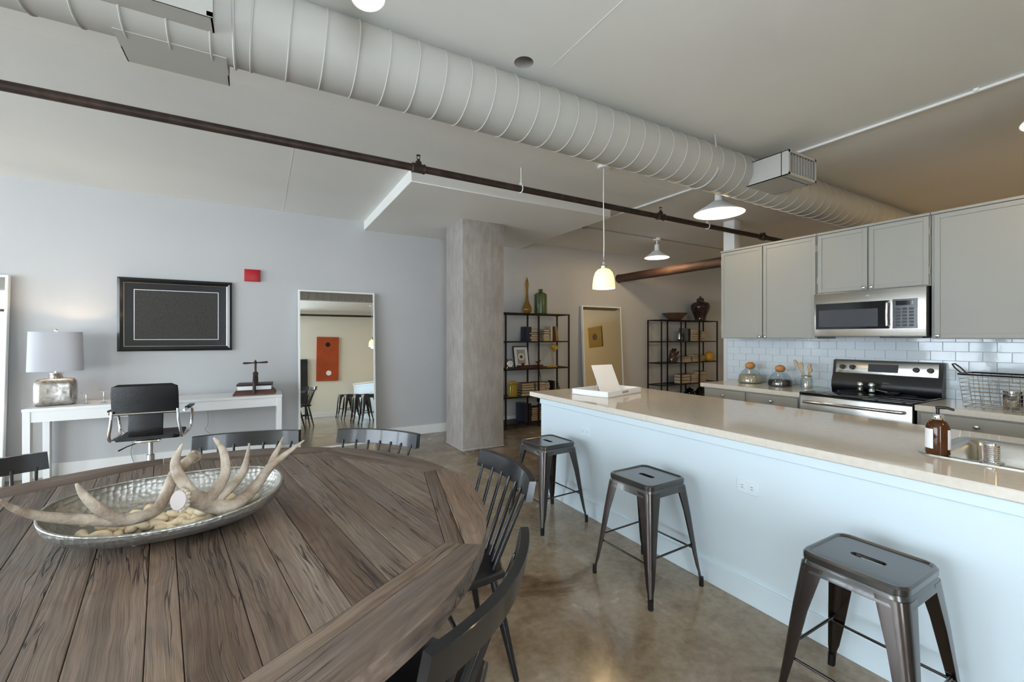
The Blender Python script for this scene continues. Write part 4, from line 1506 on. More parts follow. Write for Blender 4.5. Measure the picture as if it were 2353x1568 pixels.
b = B(); b.tube([(-.125, 0, .352), (-.115, 0, .352), (-.08, 0, .353), (-.03, 0, .354), (.03, 0, .356), (.08, 0, .358), (.115, 0, .360), (.125, 0, .360)], [.005, .012, .011, .007, .007, .011, .012, .005], 12); obj('handle_bar', b, M['pipe'], t)

# cables under the desk
for (pts, lab) in (([(-1.30, 6.052, .74), (-1.31, 6.052, .52), (-1.28, 6.053, .42), (-1.20, 6.052, .28), (-1.21, 6.052, .16), (-1.17, 6.04, .02)], 'thin white cable hanging down the wall under the left half of the desk'),
                   ([(-.55, 6.052, .74), (-.53, 6.052, .42), (-.56, 6.052, .34), (-.47, 6.05, .25), (-.40, 6.03, .10), (-.33, 6.0, .006)], 'thin white cable hanging behind the office chair')):
    P_, R_ = smooth_path(pts, [.004] * len(pts))
    b = B(); b.tube(P_, R_, 6); o = obj('cable', b, M['cab_low'], None); tag(o, lab, 'cable')

# office chair
t = thing('office_chair', 'black leather office chair with chrome arms at the white desk', 'chair', (-.90, 5.22, 0), math.radians(-3))
def slab_curve(xh, prof, th, name, material):
    """Sheet bent along (y, z) profile points, half-width xh."""
    b = B()
    rings = []
    n = len(prof)
    for i, (y, z) in enumerate(prof):
        a, c = prof[max(i - 1, 0)], prof[min(i + 1, n - 1)]
        tg = Vector((0, c[0] - a[0], c[1] - a[1])).normalized()
        nr = Vector((0, -tg.z, tg.y))
        p = Vector((0, y, z))
        xw = xh[i] if isinstance(xh, list) else xh
        rings.append([p + nr * th + Vector((-xw + .01, 0, 0)), p + nr * th * 1.0 + Vector((xw - .01, 0, 0)), p + nr * th * .5 + Vector((xw, 0, 0)), p - nr * th * .5 + Vector((xw, 0, 0)), p - nr * th + Vector((xw - .01, 0, 0)), p - nr * th + Vector((-xw + .01, 0, 0)), p - nr * th * .5 + Vector((-xw, 0, 0)), p + nr * th * .5 + Vector((-xw, 0, 0))])
    b.loops(rings)
    return obj(name, b, material, t)
slab_curve([.20, .235, .24, .24, .24, .235], [(-.155, .965), (-.168, .955), (-.165, .90), (-.155, .82), (-.145, .75), (-.142, .70)], .015, 'backrest', M['leather'])
slab_curve(.125, [(-.142, .72), (-.145, .66), (-.155, .58), (-.155, .52), (-.12, .485)], .010, 'back_panel', M['leather'])
slab_curve([.20, .23, .235, .235, .23, .20], [(-.15, .492), (-.10, .475), (.0, .468), (.12, .472), (.24, .478), (.28, .462)], .018, 'seat', M['leather'])
b = B(); b.tube([(-.235, -.158, .712), (.235, -.158, .712)], .008, 10); obj('back_bar', b, M['chrome'], t)
for s in (-1, 1):
    P_, R_ = smooth_path([(s * .235, -.16, .74), (s * .240, -.165, .64), (s * .255, -.16, .53), (s * .258, -.12, .475), (s * .26, .0, .468), (s * .262, .14, .472), (s * .275, .20, .52), (s * .285, .20, .64), (s * .285, .16, .70), (s * .285, .02, .715), (s * .270, -.08, .71)], [.0125] * 11)
    b = B(); b.tube(P_, R_, 12); obj('arm_frame', b, M['chrome'], t)
    b = B(); b.box(s * .285 - .024, s * .285 + .024, -.02, .19, .716, .735, .008, 3); obj('arm_pad', b, M['leather'], t)
b = B(); b.box(-.24, .24, -.02, .02, .445, .458, .003, 1); b.box(-.09, .09, -.10, .10, .43, .452, .006, 2); obj('seat_plate', b, M['chrome'], t)
b = B(); b.tube([(-.05, 0, .435), (-.16, -.06, .40), (-.21, -.09, .375)], [.005, .005, .007], 8); obj('lever', b, M['blackpl'], t)
b = B(); b.lathe([(.032, .08), (.032, .30), (.028, .302), (.020, .303), (.020, .44)], 20); obj('gas_column', b, M['chrome'], t)
for k in range(5):
    a = 2 * PI * k / 5 + .3
    b = B(); b.tube([(0, 0, .105), (.12 * math.cos(a), .12 * math.sin(a), .10), (.29 * math.cos(a), .29 * math.sin(a), .072)], [.032, .022, .014], 10); lg = obj('star_leg', b, M['chrome'], t)
    b = B(); cc = Vector((.29 * math.cos(a), .29 * math.sin(a), .028)); d_ = Vector((-math.sin(a), math.cos(a), 0))
    b.tube([cc - d_ * .022, cc + d_ * .022], .028, 14); obj('castor', b, M['blackpl'], lg)

# framed print
t = thing('framed_print', 'black-framed dark print with a thin white border line above the desk', 'picture', (-.81, WY, 1.643))
HW, HH = .51, .395
def frame_ring(w0, h0, w1, h1, y0, y1, name, m):
    b = B()
    r = lambda w, h, y: [(-w, y, -h), (w, y, -h), (w, y, h), (-w, y, h)]
    b.loops([r(w0, h0, 0), r(w0, h0, y0), r(w1, h1, y1), r(w1, h1, 0)], close=True)
    return obj(name, b, m, t, smooth=False)
frame_ring(HW, HH, HW - .022, HH - .022, -.034, -.040, 'frame', M['black_paint'])
frame_ring(HW - .022, HH - .022, HW - .050, HH - .050, -.038, -.020, 'frame_slope', M['black_paint'])
frame_ring(HW - .050, HH - .050, HW - .055, HH - .055, -.022, -.020, 'bead', M['steel'])
b = B(); b.box(-HW + .054, HW - .054, -.012, -.002, -HH + .054, HH - .054); obj('mat_board', b, mat('dark_mat', (36, 37, 42), .12), t)
frame_ring(HW - .132, HH - .122, HW - .138, HH - .128, -.0135, -.0135, 'white_line', M['paper'])
b = B(); b.box(-HW + .138, HW - .138, -.0132, -.011, -HH + .128, HH - .128); obj('print', b, M['print'], t)
t = thing('wall_plate', 'red rectangular alarm plate on the back wall, right of the print', 'plate', (-.095, WY, 2.14))
b = B(); b.box(-.078, .078, -.035, 0, -.068, .068, .004, 2); obj('cover', b, M['red'], t)
b = B(); b.box(-.083, .083, -.008, 0, -.073, .073, .002, 1); obj('back_plate', b, M['red'], t)

# leaning mirrors
def leaning_mirror(label, x0, x1, lean, top=1.995, fw=.022):
    w, H = x1 - x0, top / math.cos(lean)
    t = thing('floor_mirror', label, 'mirror', ((x0 + x1) / 2, WY - .008 - .045 - math.tan(lean) * top, 0))
    t.rotation_euler = (-lean, 0, 0)
    # local z up the mirror, front towards -y
    b = B()
    r = lambda a, c, y: [(-a, y, c), (a, y, c), (a, y, H - c), (-a, y, H - c)]
    b.loops([r(w / 2, 0, .035), r(w / 2, 0, -.010), r(w / 2 - fw * .2, fw * .2, -.012), r(w / 2 - fw, fw, -.012), r(w / 2 - fw, fw, .0)], cap0=True, cap1=False)
    obj('frame', b, M['white'], t, smooth=False)
    b = B(); b.box(-w / 2 + fw * .7, w / 2 - fw * .7, -.004, .006, fw * .7, H - fw * .7); obj('glass', b, M['mirror'], t, smooth=False)
    return t
leaning_mirror('tall leaning floor mirror between the desk and the concrete column', .395, 1.325, math.radians(3.3))
leaning_mirror('white-framed leaning mirror at the far left edge, left of the desk', -3.03, -2.10, math.radians(3.5))
leaning_mirror('tall leaning floor mirror between the two open shelf units', 4.90, 5.83, math.radians(3.0), 1.96)

# things on the wall opposite, seen in the mirror
t = thing('toss_board', 'orange toss board with dark and white round spots, seen in the mirror', 'board', (1.62, OY, 1.62))
t.rotation_euler = (0, math.radians(1.5), 0)
b = B(); b.box(-.29, .29, 0, .05, -.62, .62, .004, 1); obj('panel', b, M['orange'], t)
b = B(); b.tube([(0, .046, .40), (0, .052, .40)], .065, 24); obj('hole', b, M['blackpl'], t)
b = B(); b.tube([(.03, .046, -.40), (.03, .052, -.40)], .070, 24); obj('spot', b, M['paper'], t)
t = thing('toss_board', 'black toss board with a white round spot, seen at the left of the mirror', 'board', (.80, OY, 0))
b = B(); b.box(-.30, .30, 0.02, .07, .36, 1.62, .004, 1); obj('panel', b, M['black_board'], t)
b = B(); b.tube([(.02, .066, 1.36), (.02, .073, 1.36)], .075, 24); obj('spot', b, M['paper'], t)
for s in (-1, 1):
    b = B(); b.box(s * .24 - .02, s * .24 + .02, .02, .06, 0, .37, .003, 1); obj('leg', b, M['black_board'], t)
t = thing('yellow_picture', 'square yellow picture with dark centre on the far wall, seen in the far mirror', 'picture', (EX, 1.28, 1.90))
b = B(); b.box(-.03, 0, -.32, .32, -.32, .32, .004, 1); obj('canvas', b, M['yellow_glass'], t)
b = B(); b.tube([(-.034, 0, 0), (-.028, 0, 0)], .11, 28); obj('centre', b, M['glaze'], t)
# ================================================================== open shelf units
SF, SB = 5.68, 6.03
def shelf_unit(label, xs, levels):
    x0 = xs[0]
    t = thing('shelf_unit', label, 'shelf', (x0, SF, 0))
    s = .011
    top = levels[-1]
    for x in xs:
        for y in (s, SB - SF - s):
            b = B(); b.box(x - x0 - s, x - x0 + s, y - s, y + s, 0, top, .001, 1); obj('upright', b, M['bronze'], t, smooth=False)
    Lx, Dy = xs[-1] - x0, SB - SF
    for z in levels:
        b = B()
        b.box(-s, Lx + s, 0, .018, z - .018, z, .001, 1); b.box(-s, Lx + s, Dy - .018, Dy, z - .018, z, .001, 1)
        for x in xs:
            b.box(x - x0 - .009, x - x0 + .009, .018, Dy - .018, z - .018, z, .001, 1)
        obj('shelf_frame', b, M['bronze'], t, smooth=False)
        b = B(); b.box(.012, Lx - .012, .019, Dy - .019, z - .007, z - .001)
        obj('shelf_plate', b, M['bronze'] if z < .2 else M['shelfglass'], t, smooth=False)
    return t
LV = [.085, .485, .912, 1.335, 1.772]
shelf_unit('tall dark metal open shelf unit beside the concrete column', [2.60, 3.178, 3.77, 4.361], LV)
LV2 = [.085, .485, .905, 1.318, 1.735]
shelf_unit('tall dark metal open shelf unit beside the kitchen wall cabinets', [6.548, 7.10, 7.65, 8.221], LV2)

COVERS = {}
def cover(rgb):
    k = tuple(rgb)
    if k not in COVERS:
        COVERS[k] = mat('book_cover_%d' % len(COVERS), rgb, .55)
    return COVERS[k]
def book(x, y, z, w, d, th, rgb, label, group=None, upright=False, spine_out=False, tilt=0.0, rz=0.0):
    """A book lying flat (w along x, d along y) or upright (th along x, w tall)."""
    b = B()
    c = .0045
    q = .005
    sy = -1 if spine_out else 1
    y_sp = -d / 2 if spine_out else d / 2
    b.box(-w / 2, w / 2, -d / 2, d / 2, 0, c, 0, mi=0)
    b.box(-w / 2, w / 2, -d / 2, d / 2, th - c, th, 0, mi=0)
    b.box(-w / 2, w / 2, min(y_sp, y_sp - sy * c), max(y_sp, y_sp - sy * c), c, th - c, 0, mi=0)
    ya, yb = (-d / 2 + c, d / 2 - q) if spine_out else (-d / 2 + q, d / 2 - c)
    b.box(-w / 2 + q, w / 2 - q, ya, yb, c, th - c, 0, mi=1)
    o = obj('book', b, [cover(rgb), M['pages']], None, smooth=False)
    if upright:
        o.location = (x, y, z + w / 2 * math.cos(tilt) + .0005)
        o.rotation_euler = (0, PI / 2 + tilt, rz)
    else:
        o.location = (x, y, z + .0005)
        o.rotation_euler = (0, 0, rz)
    tag(o, label, 'book', group)
    return o
ORD = ['bottom', 'second', 'third', 'fourth', 'fifth', 'sixth', 'seventh']
def stack(x, y, z, books, where, group, w=.2, d=.17):
    zz = z
    n = len(books)
    for i, (rgb, cname, th) in enumerate(books):
        pos = 'top' if i == n - 1 else (ORD[i] if i == 0 else ORD[i])
        lab = '%s book, %s %s' % (cname, pos if pos in ('top', 'bottom') else pos + ' from the bottom', where)
        ww = w * (1 - .04 * random.random()) - .006 * i
        book(x + random.uniform(-.008, .008), y, zz, ww, d, th, rgb, lab, group, rz=random.uniform(-.05, .05))
        zz += th + .0006
    return zz
BR, DKR, GRN, BLK, CRM, GRY, TAN, NVY = (92, 62, 44), (74, 24, 24), (52, 62, 46), (28, 27, 28), (196, 182, 156), (96, 94, 92), (150, 122, 84), (38, 40, 60)
Yb = 5.84
# unit by the column --------------------------------------------------------------
z = LV[3]
book(3.555, 5.80, z, .225, .16, .10, NVY, 'thick navy book standing upright on the second-highest shelf by the column', None, True, True)
stack(3.70, Yb - .04, z, [(TAN, 'tan', .034), (BR, 'brown', .036), (GRY, 'grey', .038), (DKR, 'dark red', .028), (BLK, 'black', .055)], 'of the left stack, upper shelf by column', 'books on the shelf unit by the column', w=.17)
stack(3.945, Yb - .04, z, [(TAN, 'tan', .042), (CRM, 'cream', .034), (BR, 'brown', .038), (DKR, 'dark red', .036), (GRY, 'grey', .032)], 'of the right stack, upper shelf by column', 'books on the shelf unit by the column', w=.13)
book(4.045, Yb, z, .24, .17, .035, CRM, 'white-spined book standing right of the stacks, upper shelf by the column', None, True, True)
book(4.085, Yb, z, .235, .17, .036, DKR, 'dark red book standing beside the white-spined one, upper shelf by the column', None, True, True)
book(4.145, Yb, z, .235, .17, .045, TAN, 'tan book leaning at the end of the upright books, upper shelf by the column', None, True, True, tilt=-.16)
# framed picture, clock, wooden box, bird, yellow lamp
z = LV[2]
t = thing('picture_frame', 'small framed print with round emblem on the middle shelf by the column', 'picture', (3.57, 5.86, z + .003))
R = Matrix.Rotation(-.20, 4, 'X')
def fr_bar(b, x0, x1, z0, z1, y0=-.010, y1=.010): b.box(x0, x1, y0, y1, z0, z1, .001, 1, M=R)
b = B(); fr_bar(b, -.14, -.126, 0, .345); fr_bar(b, .126, .14, 0, .345); fr_bar(b, -.126, .126, 0, .014); fr_bar(b, -.126, .126, .331, .345); obj('frame', b, M['bronze'], t, smooth=False)
b = B(); fr_bar(b, -.126, .126, .014, .331, -.002, .004); obj('mount', b, M['paper'], t, smooth=False)
b = B(); fr_bar(b, -.075, .075, .06, .29, -.004, -.001); pr = obj('print', b, M['cab_low'], t, smooth=False)
for (ra, rb, mm) in ((.056, 0, 'paper'), (.040, 0, 'pages'), (.022, 0, 'glaze')):
    b = B(); k = -.0045 - .0008 * (.06 - ra) * 20
    b.tube([R @ Vector((0, k, .175)), R @ Vector((0, k + .001, .175))], ra, 24); obj('emblem_disc', b, M[mm], pr)
t = thing('wooden_box', 'long flat red-brown wooden box in front of the small framed print', 'box', (3.66, 5.765, z))
b = B(); b.box(-.215, .215, -.05, .05, 0, .045, .003, 1); obj('box', b, M['wood_dark'], t)
b = B(); b.box(-.218, .218, -.053, .053, .034, .048, .003, 1); obj('lid', b, M['wood_dark'], t)
t = thing('bird_figurine', 'little dark bird figurine standing on the wooden box', 'figurine', (3.80, 5.765, z + .048))
b = B(); b.tube([(-.045, 0, .05), (-.02, 0, .042), (.01, 0, .04), (.032, 0, .052), (.048, 0, .066), (.062, 0, .062)], [.003, .013, .018, .012, .010, .002], 10); b.tube([(0, 0, .03), (0, 0, 0)], .003, 6); b.lathe([(.014, 0), (.014, .003), (.001, .004)], 12); obj('bird', b, M['pipe'], t)
t = thing('stone_knob', 'rounded dark stone sitting on the left end of the wooden box', 'ornament', (3.52, 5.755, z + .048))
b = B(); b.sphere((0, 0, .018), .026, 14, .72); obj('stone', b, M['glaze'], t)
t = thing('desk_clock', 'small grey alarm clock at the left end of the middle shelf by the column', 'clock', (3.30, 5.80, z))
b = B(); b.tube([(0, .03, .075), (0, .02, .075), (0, -.03, .075), (0, -.034, .075)], [.05, .058, .058, .052], 28); obj('case', b, M['steel'], t)
b = B(); b.tube([(0, -.0335, .075), (0, -.035, .075)], .047, 24); f = obj('dial', b, M['paper'], t)
b = B(); b.tube([(0, -.0365, .075), (.015, -.0365, .105)], .002, 5); b.tube([(0, -.0365, .075), (.026, -.0365, .085)], .002, 5); obj('hand', b, M['blackpl'], f)
for s in (-1, 1):
    b = B(); b.tube([(s * .03, 0, .03), (s * .045, 0, 0)], .006, 8); obj('foot', b, M['steel'], t)
    b = B(); b.sphere((s * .03, 0, .14), .018, 12, .7); obj('bell', b, M['steel'], t)
t = thing('small_desk_lamp', 'small mustard gooseneck desk lamp on the middle shelf by the column', 'lamp', (4.10, 5.80, z))
b = B(); b.lathe([(.075, 0), (.078, .004), (.072, .016), (.02, .022), (.012, .03)], 24, sx=1.25, sy=.9); obj('base', b, M['yellow'], t)
P_, R_ = smooth_path([(.0, 0, .02), (.03, 0, .08), (.015, 0, .16), (-.015, 0, .22), (-.02, 0, .28), (0, 0, .33)], [.005] * 6)
b = B(); b.tube(P_, R_, 8); obj('gooseneck', b, M['yellow'], t)
b = B(); b.tube([(-.02, 0, .350), (-.005, 0, .345), (.03, 0, .330), (.075, -.01, .300)], [.012, .03, .045, .058], 20, cap=False); b.tube([(-.03, 0, .353), (-.02, 0, .350)], [.003, .012], 12); obj('shade', b, M['yellow'], t)
# top shelf bottles
z = LV[4]
t = thing('genie_bottle', 'amber glass genie bottle with tall pointed stopper on top of the shelves', 'bottle', (3.64, 5.83, z))
b = B(); b.lathe([(.035, 0), (.045, .004), (.068, .03), (.076, .065), (.070, .10), (.050, .145), (.033, .19), (.024, .25), (.020, .32), (.020, .385)], 28); obj('body', b, M['amber'], t)
b = B(); b.lathe([(.022, .383), (.024, .388), (.022, .396), (.018, .40), (.026, .43), (.029, .46), (.024, .50), (.013, .545), (.002, .58)], 20); obj('stopper', b, M['amber'], t)
t = thing('green_jug', 'dark green glass jug bottle on top of the shelves by the column', 'bottle', (3.90, 5.83, z))
b = B(); b.lathe([(.09, 0), (.100, .008), (.102, .03), (.101, .16), (.102, .29), (.100, .315), (.085, .330), (.050, .345), (.034, .355), (.032, .385), (.036, .388), (.036, .40), (.026, .402)], 32); obj('body', b, M['green'], t)
# yellow jar shelf
z = LV[1]
t = thing('yellow_jar', 'yellow glass jar on the second-lowest shelf by the column', 'jar', (3.345, 5.78, z))
b = B(); b.lathe([(.065, 0), (.074, .006), (.076, .03), (.076, .155), (.066, .185), (.055, .195), (.055, .225)], 28); obj('glass', b, M['yellow_glass'], t)
b = B(); b.lathe([(.058, .205), (.060, .207), (.060, .228), (.056, .232), (.001, .232)], 28); obj('lid', b, M['yellow'], t)
zt = stack(3.60, 5.80, z, [(GRN, 'dark green', .045), (BLK, 'black', .04), (GRN, 'moss green', .042), (GRY, 'grey-green', .036), (BR, 'brown', .034)], 'of the dark stack beside the yellow jar', 'books on the shelf unit by the column', w=.24)
stack(3.83, 5.80, z, [(BLK, 'black', .045), (BR, 'brown', .038), (CRM, 'cream', .036), (DKR, 'dark red', .038), (GRY, 'grey', .042)], 'of the middle stack right of yellow jar', 'books on the shelf unit by the column', w=.2)
stack(4.01, 5.90, z, [(TAN, 'tan', .045), (BR, 'brown', .04), (CRM, 'cream', .045), (GRN, 'olive', .05)], 'of the stack left of green bell', 'books on the shelf unit by the column', w=.15, d=.15)
book(4.115, 5.86, z, .20, .15, .035, BLK, 'black book standing upright right of the book stacks, second-lowest shelf', None, True, True)
t = thing('hand_bell', 'small green bell-shaped ornament on the second-lowest shelf by the column', 'ornament', (4.24, 5.82, z))
b = B(); b.lathe([(.055, 0), (.058, .004), (.045, .03), (.03, .07), (.02, .10), (.006, .115), (.005, .15), (.009, .155), (.001, .165)], 20); obj('bell', b, M['green'], t)
t = thing('thin_stick', 'thin dark stick leaning behind the book stack on the second-lowest shelf', 'stick', (3.96, 5.80, zt + .0))
t.location = (3.985, 5.93, z + .184)
b = B(); b.tube([(0, 0, 0), (-.03, .0, .12), (-.055, 0, .22)], [.004, .006, .004], 8); obj('stick', b, M['pipe'], t)
# lowest shelf
z = LV[0]
book(3.50, 5.80, z, .29, .22, .06, NVY, 'large dark binder standing upright on the lowest shelf by the column', None, True, True, rz=.15)
book(3.575, 5.80, z, .28, .22, .05, BLK, 'black binder standing beside the large dark one on the lowest shelf', None, True, True, rz=.12)
stack(3.745, 5.80, z, [(BR, 'brown', .036), (TAN, 'tan', .036), (DKR, 'dark red', .034), (BR, 'chestnut', .034), (TAN, 'pale tan', .034), (BLK, 'black', .036)], 'of the left stack, lowest shelf by column', 'books on the shelf unit by the column', w=.19)
stack(3.955, 5.82, z, [(DKR, 'dark red', .04), (TAN, 'tan', .038), (BR, 'brown', .04), (CRM, 'cream', .036), (BLK, 'black', .06)], 'of the right stack, lowest shelf by column', 'books on the shelf unit by the column', w=.2)

# unit by the kitchen -------------------------------------------------------------
G2 = 'books on the shelf unit by the kitchen'
z = LV2[4]
t = thing('wooden_bowl', 'flared dark wooden bowl on top of the far shelf unit', 'bowl', (7.09, 5.83, z))
b = B(); b.lathe([(.10, 0), (.112, .004), (.17, .07), (.235, .128), (.242, .138), (.228, .136), (.16, .075), (.10, .018), (.001, .014)], 32); obj('bowl', b, M['wood_bowl'], t)
t = thing('ginger_jar', 'brown glazed lidded ginger jar on top of the far shelf unit', 'jar', (7.87, 5.83, z))
b = B(); b.lathe([(.10, 0), (.112, .006), (.104, .03), (.125, .11), (.165, .20), (.188, .275), (.184, .33), (.150, .375), (.085, .395), (.070, .40), (.070, .415)], 36); obj('body', b, M['glaze'], t)
b = B(); b.lathe([(.075, .413), (.078, .418), (.070, .45), (.045, .472), (.016, .478), (.020, .495), (.012, .51), (.001, .516)], 28); obj('lid', b, M['glaze'], t)
z = LV2[3]
t = thing('silver_owl', 'small silver owl figurine on the second-highest shelf by the kitchen', 'figurine', (7.20, 5.80, z))
b = B(); b.lathe([(.035, 0), (.045, .01), (.05, .06), (.04, .10), (.044, .13), (.035, .16), (.001, .168)], 20); obj('body', b, M['chrome'], t)
for s in (-1, 1):
    b = B(); b.sphere((s * .018, -.038, .13), .012, 10); obj('eye', b, M['blackpl'], t)
book(7.33, 5.84, z, .26, .18, .06, GRY, 'pale grey book standing upright, left on the upper shelf by the kitchen', None, True, True)
book(7.405, 5.84, z, .25, .18, .055, BLK, 'black book standing upright beside the pale grey one, upper shelf by the kitchen', None, True, True)
stack(7.57, 5.80, z, [(TAN, 'tan', .045), (BR, 'brown', .045), (GRY, 'grey', .045), (DKR, 'dark red', .045), (CRM, 'cream', .045)], 'of tall stack, upper shelf by kitchen', G2, w=.24)
stack(7.80, 5.80, z, [(DKR, 'dark red', .05), (TAN, 'tan', .05), (CRM, 'cream', .05), (BR, 'brown', .05)], 'of shorter stack, upper shelf by kitchen', G2, w=.16)
z = LV2[2]
t = thing('bear_sculpture', 'dark rearing bear sculpture on the middle shelf by the kitchen', 'sculpture', (6.98, 5.80, z))
b = B()
b.tube([(.0, 0, 0), (.0, 0, .06), (.01, 0, .13), (.03, 0, .19), (.06, 0, .235), (.10, 0, .25)], [.07, .075, .07, .055, .04, .022], 14)
b.tube([(.02, -.03, .15), (.09, -.05, .17), (.12, -.05, .21)], [.03, .022, .016], 10); b.tube([(.02, .03, .15), (.09, .05, .15), (.13, .05, .17)], [.03, .022, .016], 10)
b.tube([(-.03, 0, .19), (-.045, 0, .245)], [.03, .012], 10); b.sphere((.045, -.03, .262), .014, 8); b.sphere((.045, .03, .262), .014, 8)
obj('body', b, M['glaze'], t)
stack(7.30, 5.80, z, [(CRM, 'cream', .035), (BLK, 'black', .04), (GRN, 'dark green', .035)], 'of the low stack beside the bear sculpture', G2, w=.3)
stack(7.62, 5.80, z, [(CRM, 'cream', .035), (TAN, 'tan', .035), (DKR, 'dark red', .035), (GRY, 'grey', .035)], 'of low stack, middle shelf by kitchen', G2, w=.25)
stack(7.88, 5.86, z, [(BR, 'brown', .04), (CRM, 'cream', .04), (DKR, 'dark red', .04)], 'of the low stack behind the mustard pot', G2, w=.2, d=.14)
t = thing('mustard_pot', 'round mustard-yellow lidded pot on the middle shelf by the kitchen', 'pot', (8.06, 5.76, z))
b = B(); b.lathe([(.06, 0), (.075, .008), (.10, .06), (.10, .12), (.07, .165), (.062, .17)], 26); obj('body', b, M['yellow'], t)
b = B(); b.lathe([(.066, .168), (.07, .174), (.045, .19), (.014, .196), (.017, .21), (.001, .216)], 22); obj('lid', b, M['yellow'], t)
z = LV2[1]
stack(7.27, 5.80, z, [(BLK, 'black', .06), (NVY, 'navy', .06), (DKR, 'dark red', .055)], 'of dark thick stack, low shelf by kitchen', G2, w=.3)
stack(7.57, 5.80, z, [(CRM, 'cream', .04), (BLK, 'black', .04), (TAN, 'tan', .04), (CRM, 'pale cream', .04)], 'of cream stack, low shelf by kitchen', G2, w=.22)
stack(7.80, 5.80, z, [(GRY, 'grey', .05), (CRM, 'cream', .05), (TAN, 'tan', .045), (BLK, 'black', .07)], 'of right stack, low shelf by kitchen', G2, w=.2)
z = LV2[0]
for (x, lab) in ((7.50, 'dark glossy round pot, left of two on the lowest far shelf'), (7.84, 'dark glossy round pot, right of two on the lowest far shelf')):
    t = thing('glossy_pot', lab, 'pot', (x, 5.80, z))
    b = B(); b.lathe([(.07, 0), (.09, .01), (.13, .10), (.125, .18), (.08, .235), (.07, .25), (.078, .262), (.06, .262)], 28); obj('body', b, M['blackglass'], t)
    b = B(); b.lathe([(.068, .26), (.07, .268), (.02, .285), (.012, .30), (.001, .305)], 20); obj('lid', b, M['blackglass'], t)
# ================================================================== lamps
def barn_lamp(label, x, y, zb, r, watts, drop):
    t = thing('ceiling_lamp', label, 'lamp', (x, y, zb))
    top = CZ - zb
    b = B(); b.lathe([(.055, top - .035), (.06, top - .03), (.06, top)], 20); obj('canopy', b, M['white'], t)
    b = B(); b.tube([(0, 0, top - .03), (0, 0, drop)], .011, 10); obj('stem', b, M['white'], t)
    b = B()
    b.lathe([(.030, drop + .06), (.036, drop + .055), (.040, drop - .03), (.046, drop - .045)], 20); obj('neck', b, M['white'], t)
    b = B()
    oz = drop - .04
    out = [(.045, oz), (.07, oz - .004), (r * .55, oz * .62), (r * .82, oz * .30), (r * .97, .012), (r, 0)]
    inn = [(a - .004, max(z - .003, .0005)) for a, z in reversed(out)]
    rings = [[Vector((p * math.cos(2 * PI * k / 36), p * math.sin(2 * PI * k / 36), z)) for k in range(36)] for p, z in out + inn]
    b.loops(rings, cap0=False, cap1=False); obj('shade', b, M['white'], t)
    b = B(); b.sphere((0, 0, oz * .42), .048, 18, 1.05); obj('bulb', b, M['bulb_hot'], t)
    lamp_light(t, (0, 0, .0), watts, (1.0, .73, .41), .06)
    return t
barn_lamp('white barn-style ceiling lamp hanging just behind the air duct', 3.90, 2.68, 2.615, .235, 9, .16)
barn_lamp('small white barn-style ceiling lamp in front of the far shelf wall', 5.42, 4.80, 2.655, .19, 34, .15)
barn_lamp('white barn-style ceiling lamp at the right edge, above the kitchen aisle', 3.90, .50, 2.63, .225, 9, .16)
barn_lamp('added barn-style fill lamp out of view behind the kitchen partition', 6.9, -.35, 2.63, .225, 95, .16)  # unseen lamp added to brighten the far area

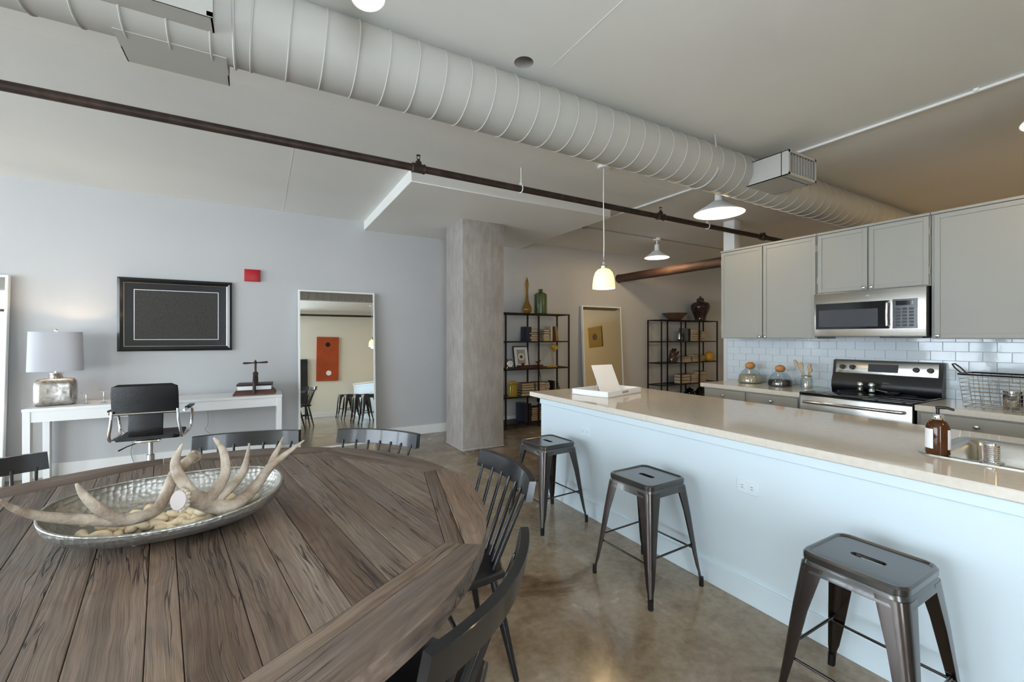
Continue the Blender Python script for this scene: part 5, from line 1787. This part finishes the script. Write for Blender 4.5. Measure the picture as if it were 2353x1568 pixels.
def pendant(label, x, y):
    zb = 1.842
    t = thing('pendant_lamp', label, 'lamp', (x, y, zb))
    b = B(); b.tube([(0, 0, .285), (.003, 0, .4), (-.004, 0, .8), (0, 0, CZ - zb - .01)], .0045, 8); obj('cord', b, M['white'], t)
    b = B(); b.lathe([(.05, CZ - zb - .025), (.055, CZ - zb - .02), (.055, CZ - zb)], 20); obj('canopy', b, M['white'], t)
    b = B(); b.lathe([(.030, .175), (.034, .180), (.034, .205), (.022, .215), (.020, .245), (.010, .255), (.008, .29)], 20); obj('socket', b, M['steel'], t)
    b = B()
    out = [(.036, .180), (.055, .172), (.078, .145), (.092, .10), (.099, .05), (.102, .0)]
    inn = [(a - .004, z + (.0 if i else 0)) for i, (a, z) in enumerate(reversed(out))]
    rings = [[Vector((p * math.cos(2 * PI * k / 36), p * math.sin(2 * PI * k / 36), z)) for k in range(36)] for p, z in out + inn]
    b.loops(rings, cap0=False, cap1=False); obj('glass_shade', b, M['pendant_glass'], t)
    b = B(); b.sphere((0, 0, .075), .03, 14, 1.2); obj('bulb', b, M['bulb_hot'], t)
    lamp_light(t, (0, 0, -.005), 4, (1.0, .80, .52), .05)
pendant('lit glass pendant lamp on a long cord over the island', 2.70, 3.005)
pendant('lit glass pendant lamp over the near end of the island, seen in the mirror', 2.60, -.05)

# spotlight head near the top edge
t = thing('spot_lamp', 'white cylindrical spotlight at the top edge, in front of the air duct', 'lamp', (.335, 1.66, CZ))
b = B(); b.lathe([(.055, -.02), (.058, -.016), (.058, 0)], 22); obj('canopy', b, M['white'], t)
b = B(); b.tube([(0, 0, -.01), (0, 0, -.16)], .008, 10); obj('stem', b, M['white'], t)
ax = Vector((.10, -.16, -.98)).normalized()
c = Vector((-.005, .01, -.20))
b = B()
u = ax.orthogonal().normalized(); w = ax.cross(u)
def rg_(s, r): return [c + ax * s + (u * math.cos(2 * PI * k / 28) + w * math.sin(2 * PI * k / 28)) * r for k in range(28)]
b.loops([rg_(-.08, .02), rg_(-.075, .045), rg_(-.05, .056), rg_(.11, .063), rg_(.11, .060), rg_(.095, .058)], cap1=False); obj('head', b, M['white'], t)
b = B(); b.loops([rg_(.092, .0585), rg_(.099, .0585)]); obj('lens', b, M['lens'], t)
ld = bpy.data.lights.new('spot_light', 'SPOT'); ld.energy = 8; ld.color = (1, .84, .62); ld.spot_size = 1.6; ld.spot_blend = .6; ld.shadow_soft_size = .05
lo = bpy.data.objects.new('spot_light', ld); COL.objects.link(lo); lo.parent = t; lo.location = c + ax * .125
lo.rotation_euler = (-ax).to_track_quat('Z', 'Y').to_euler()
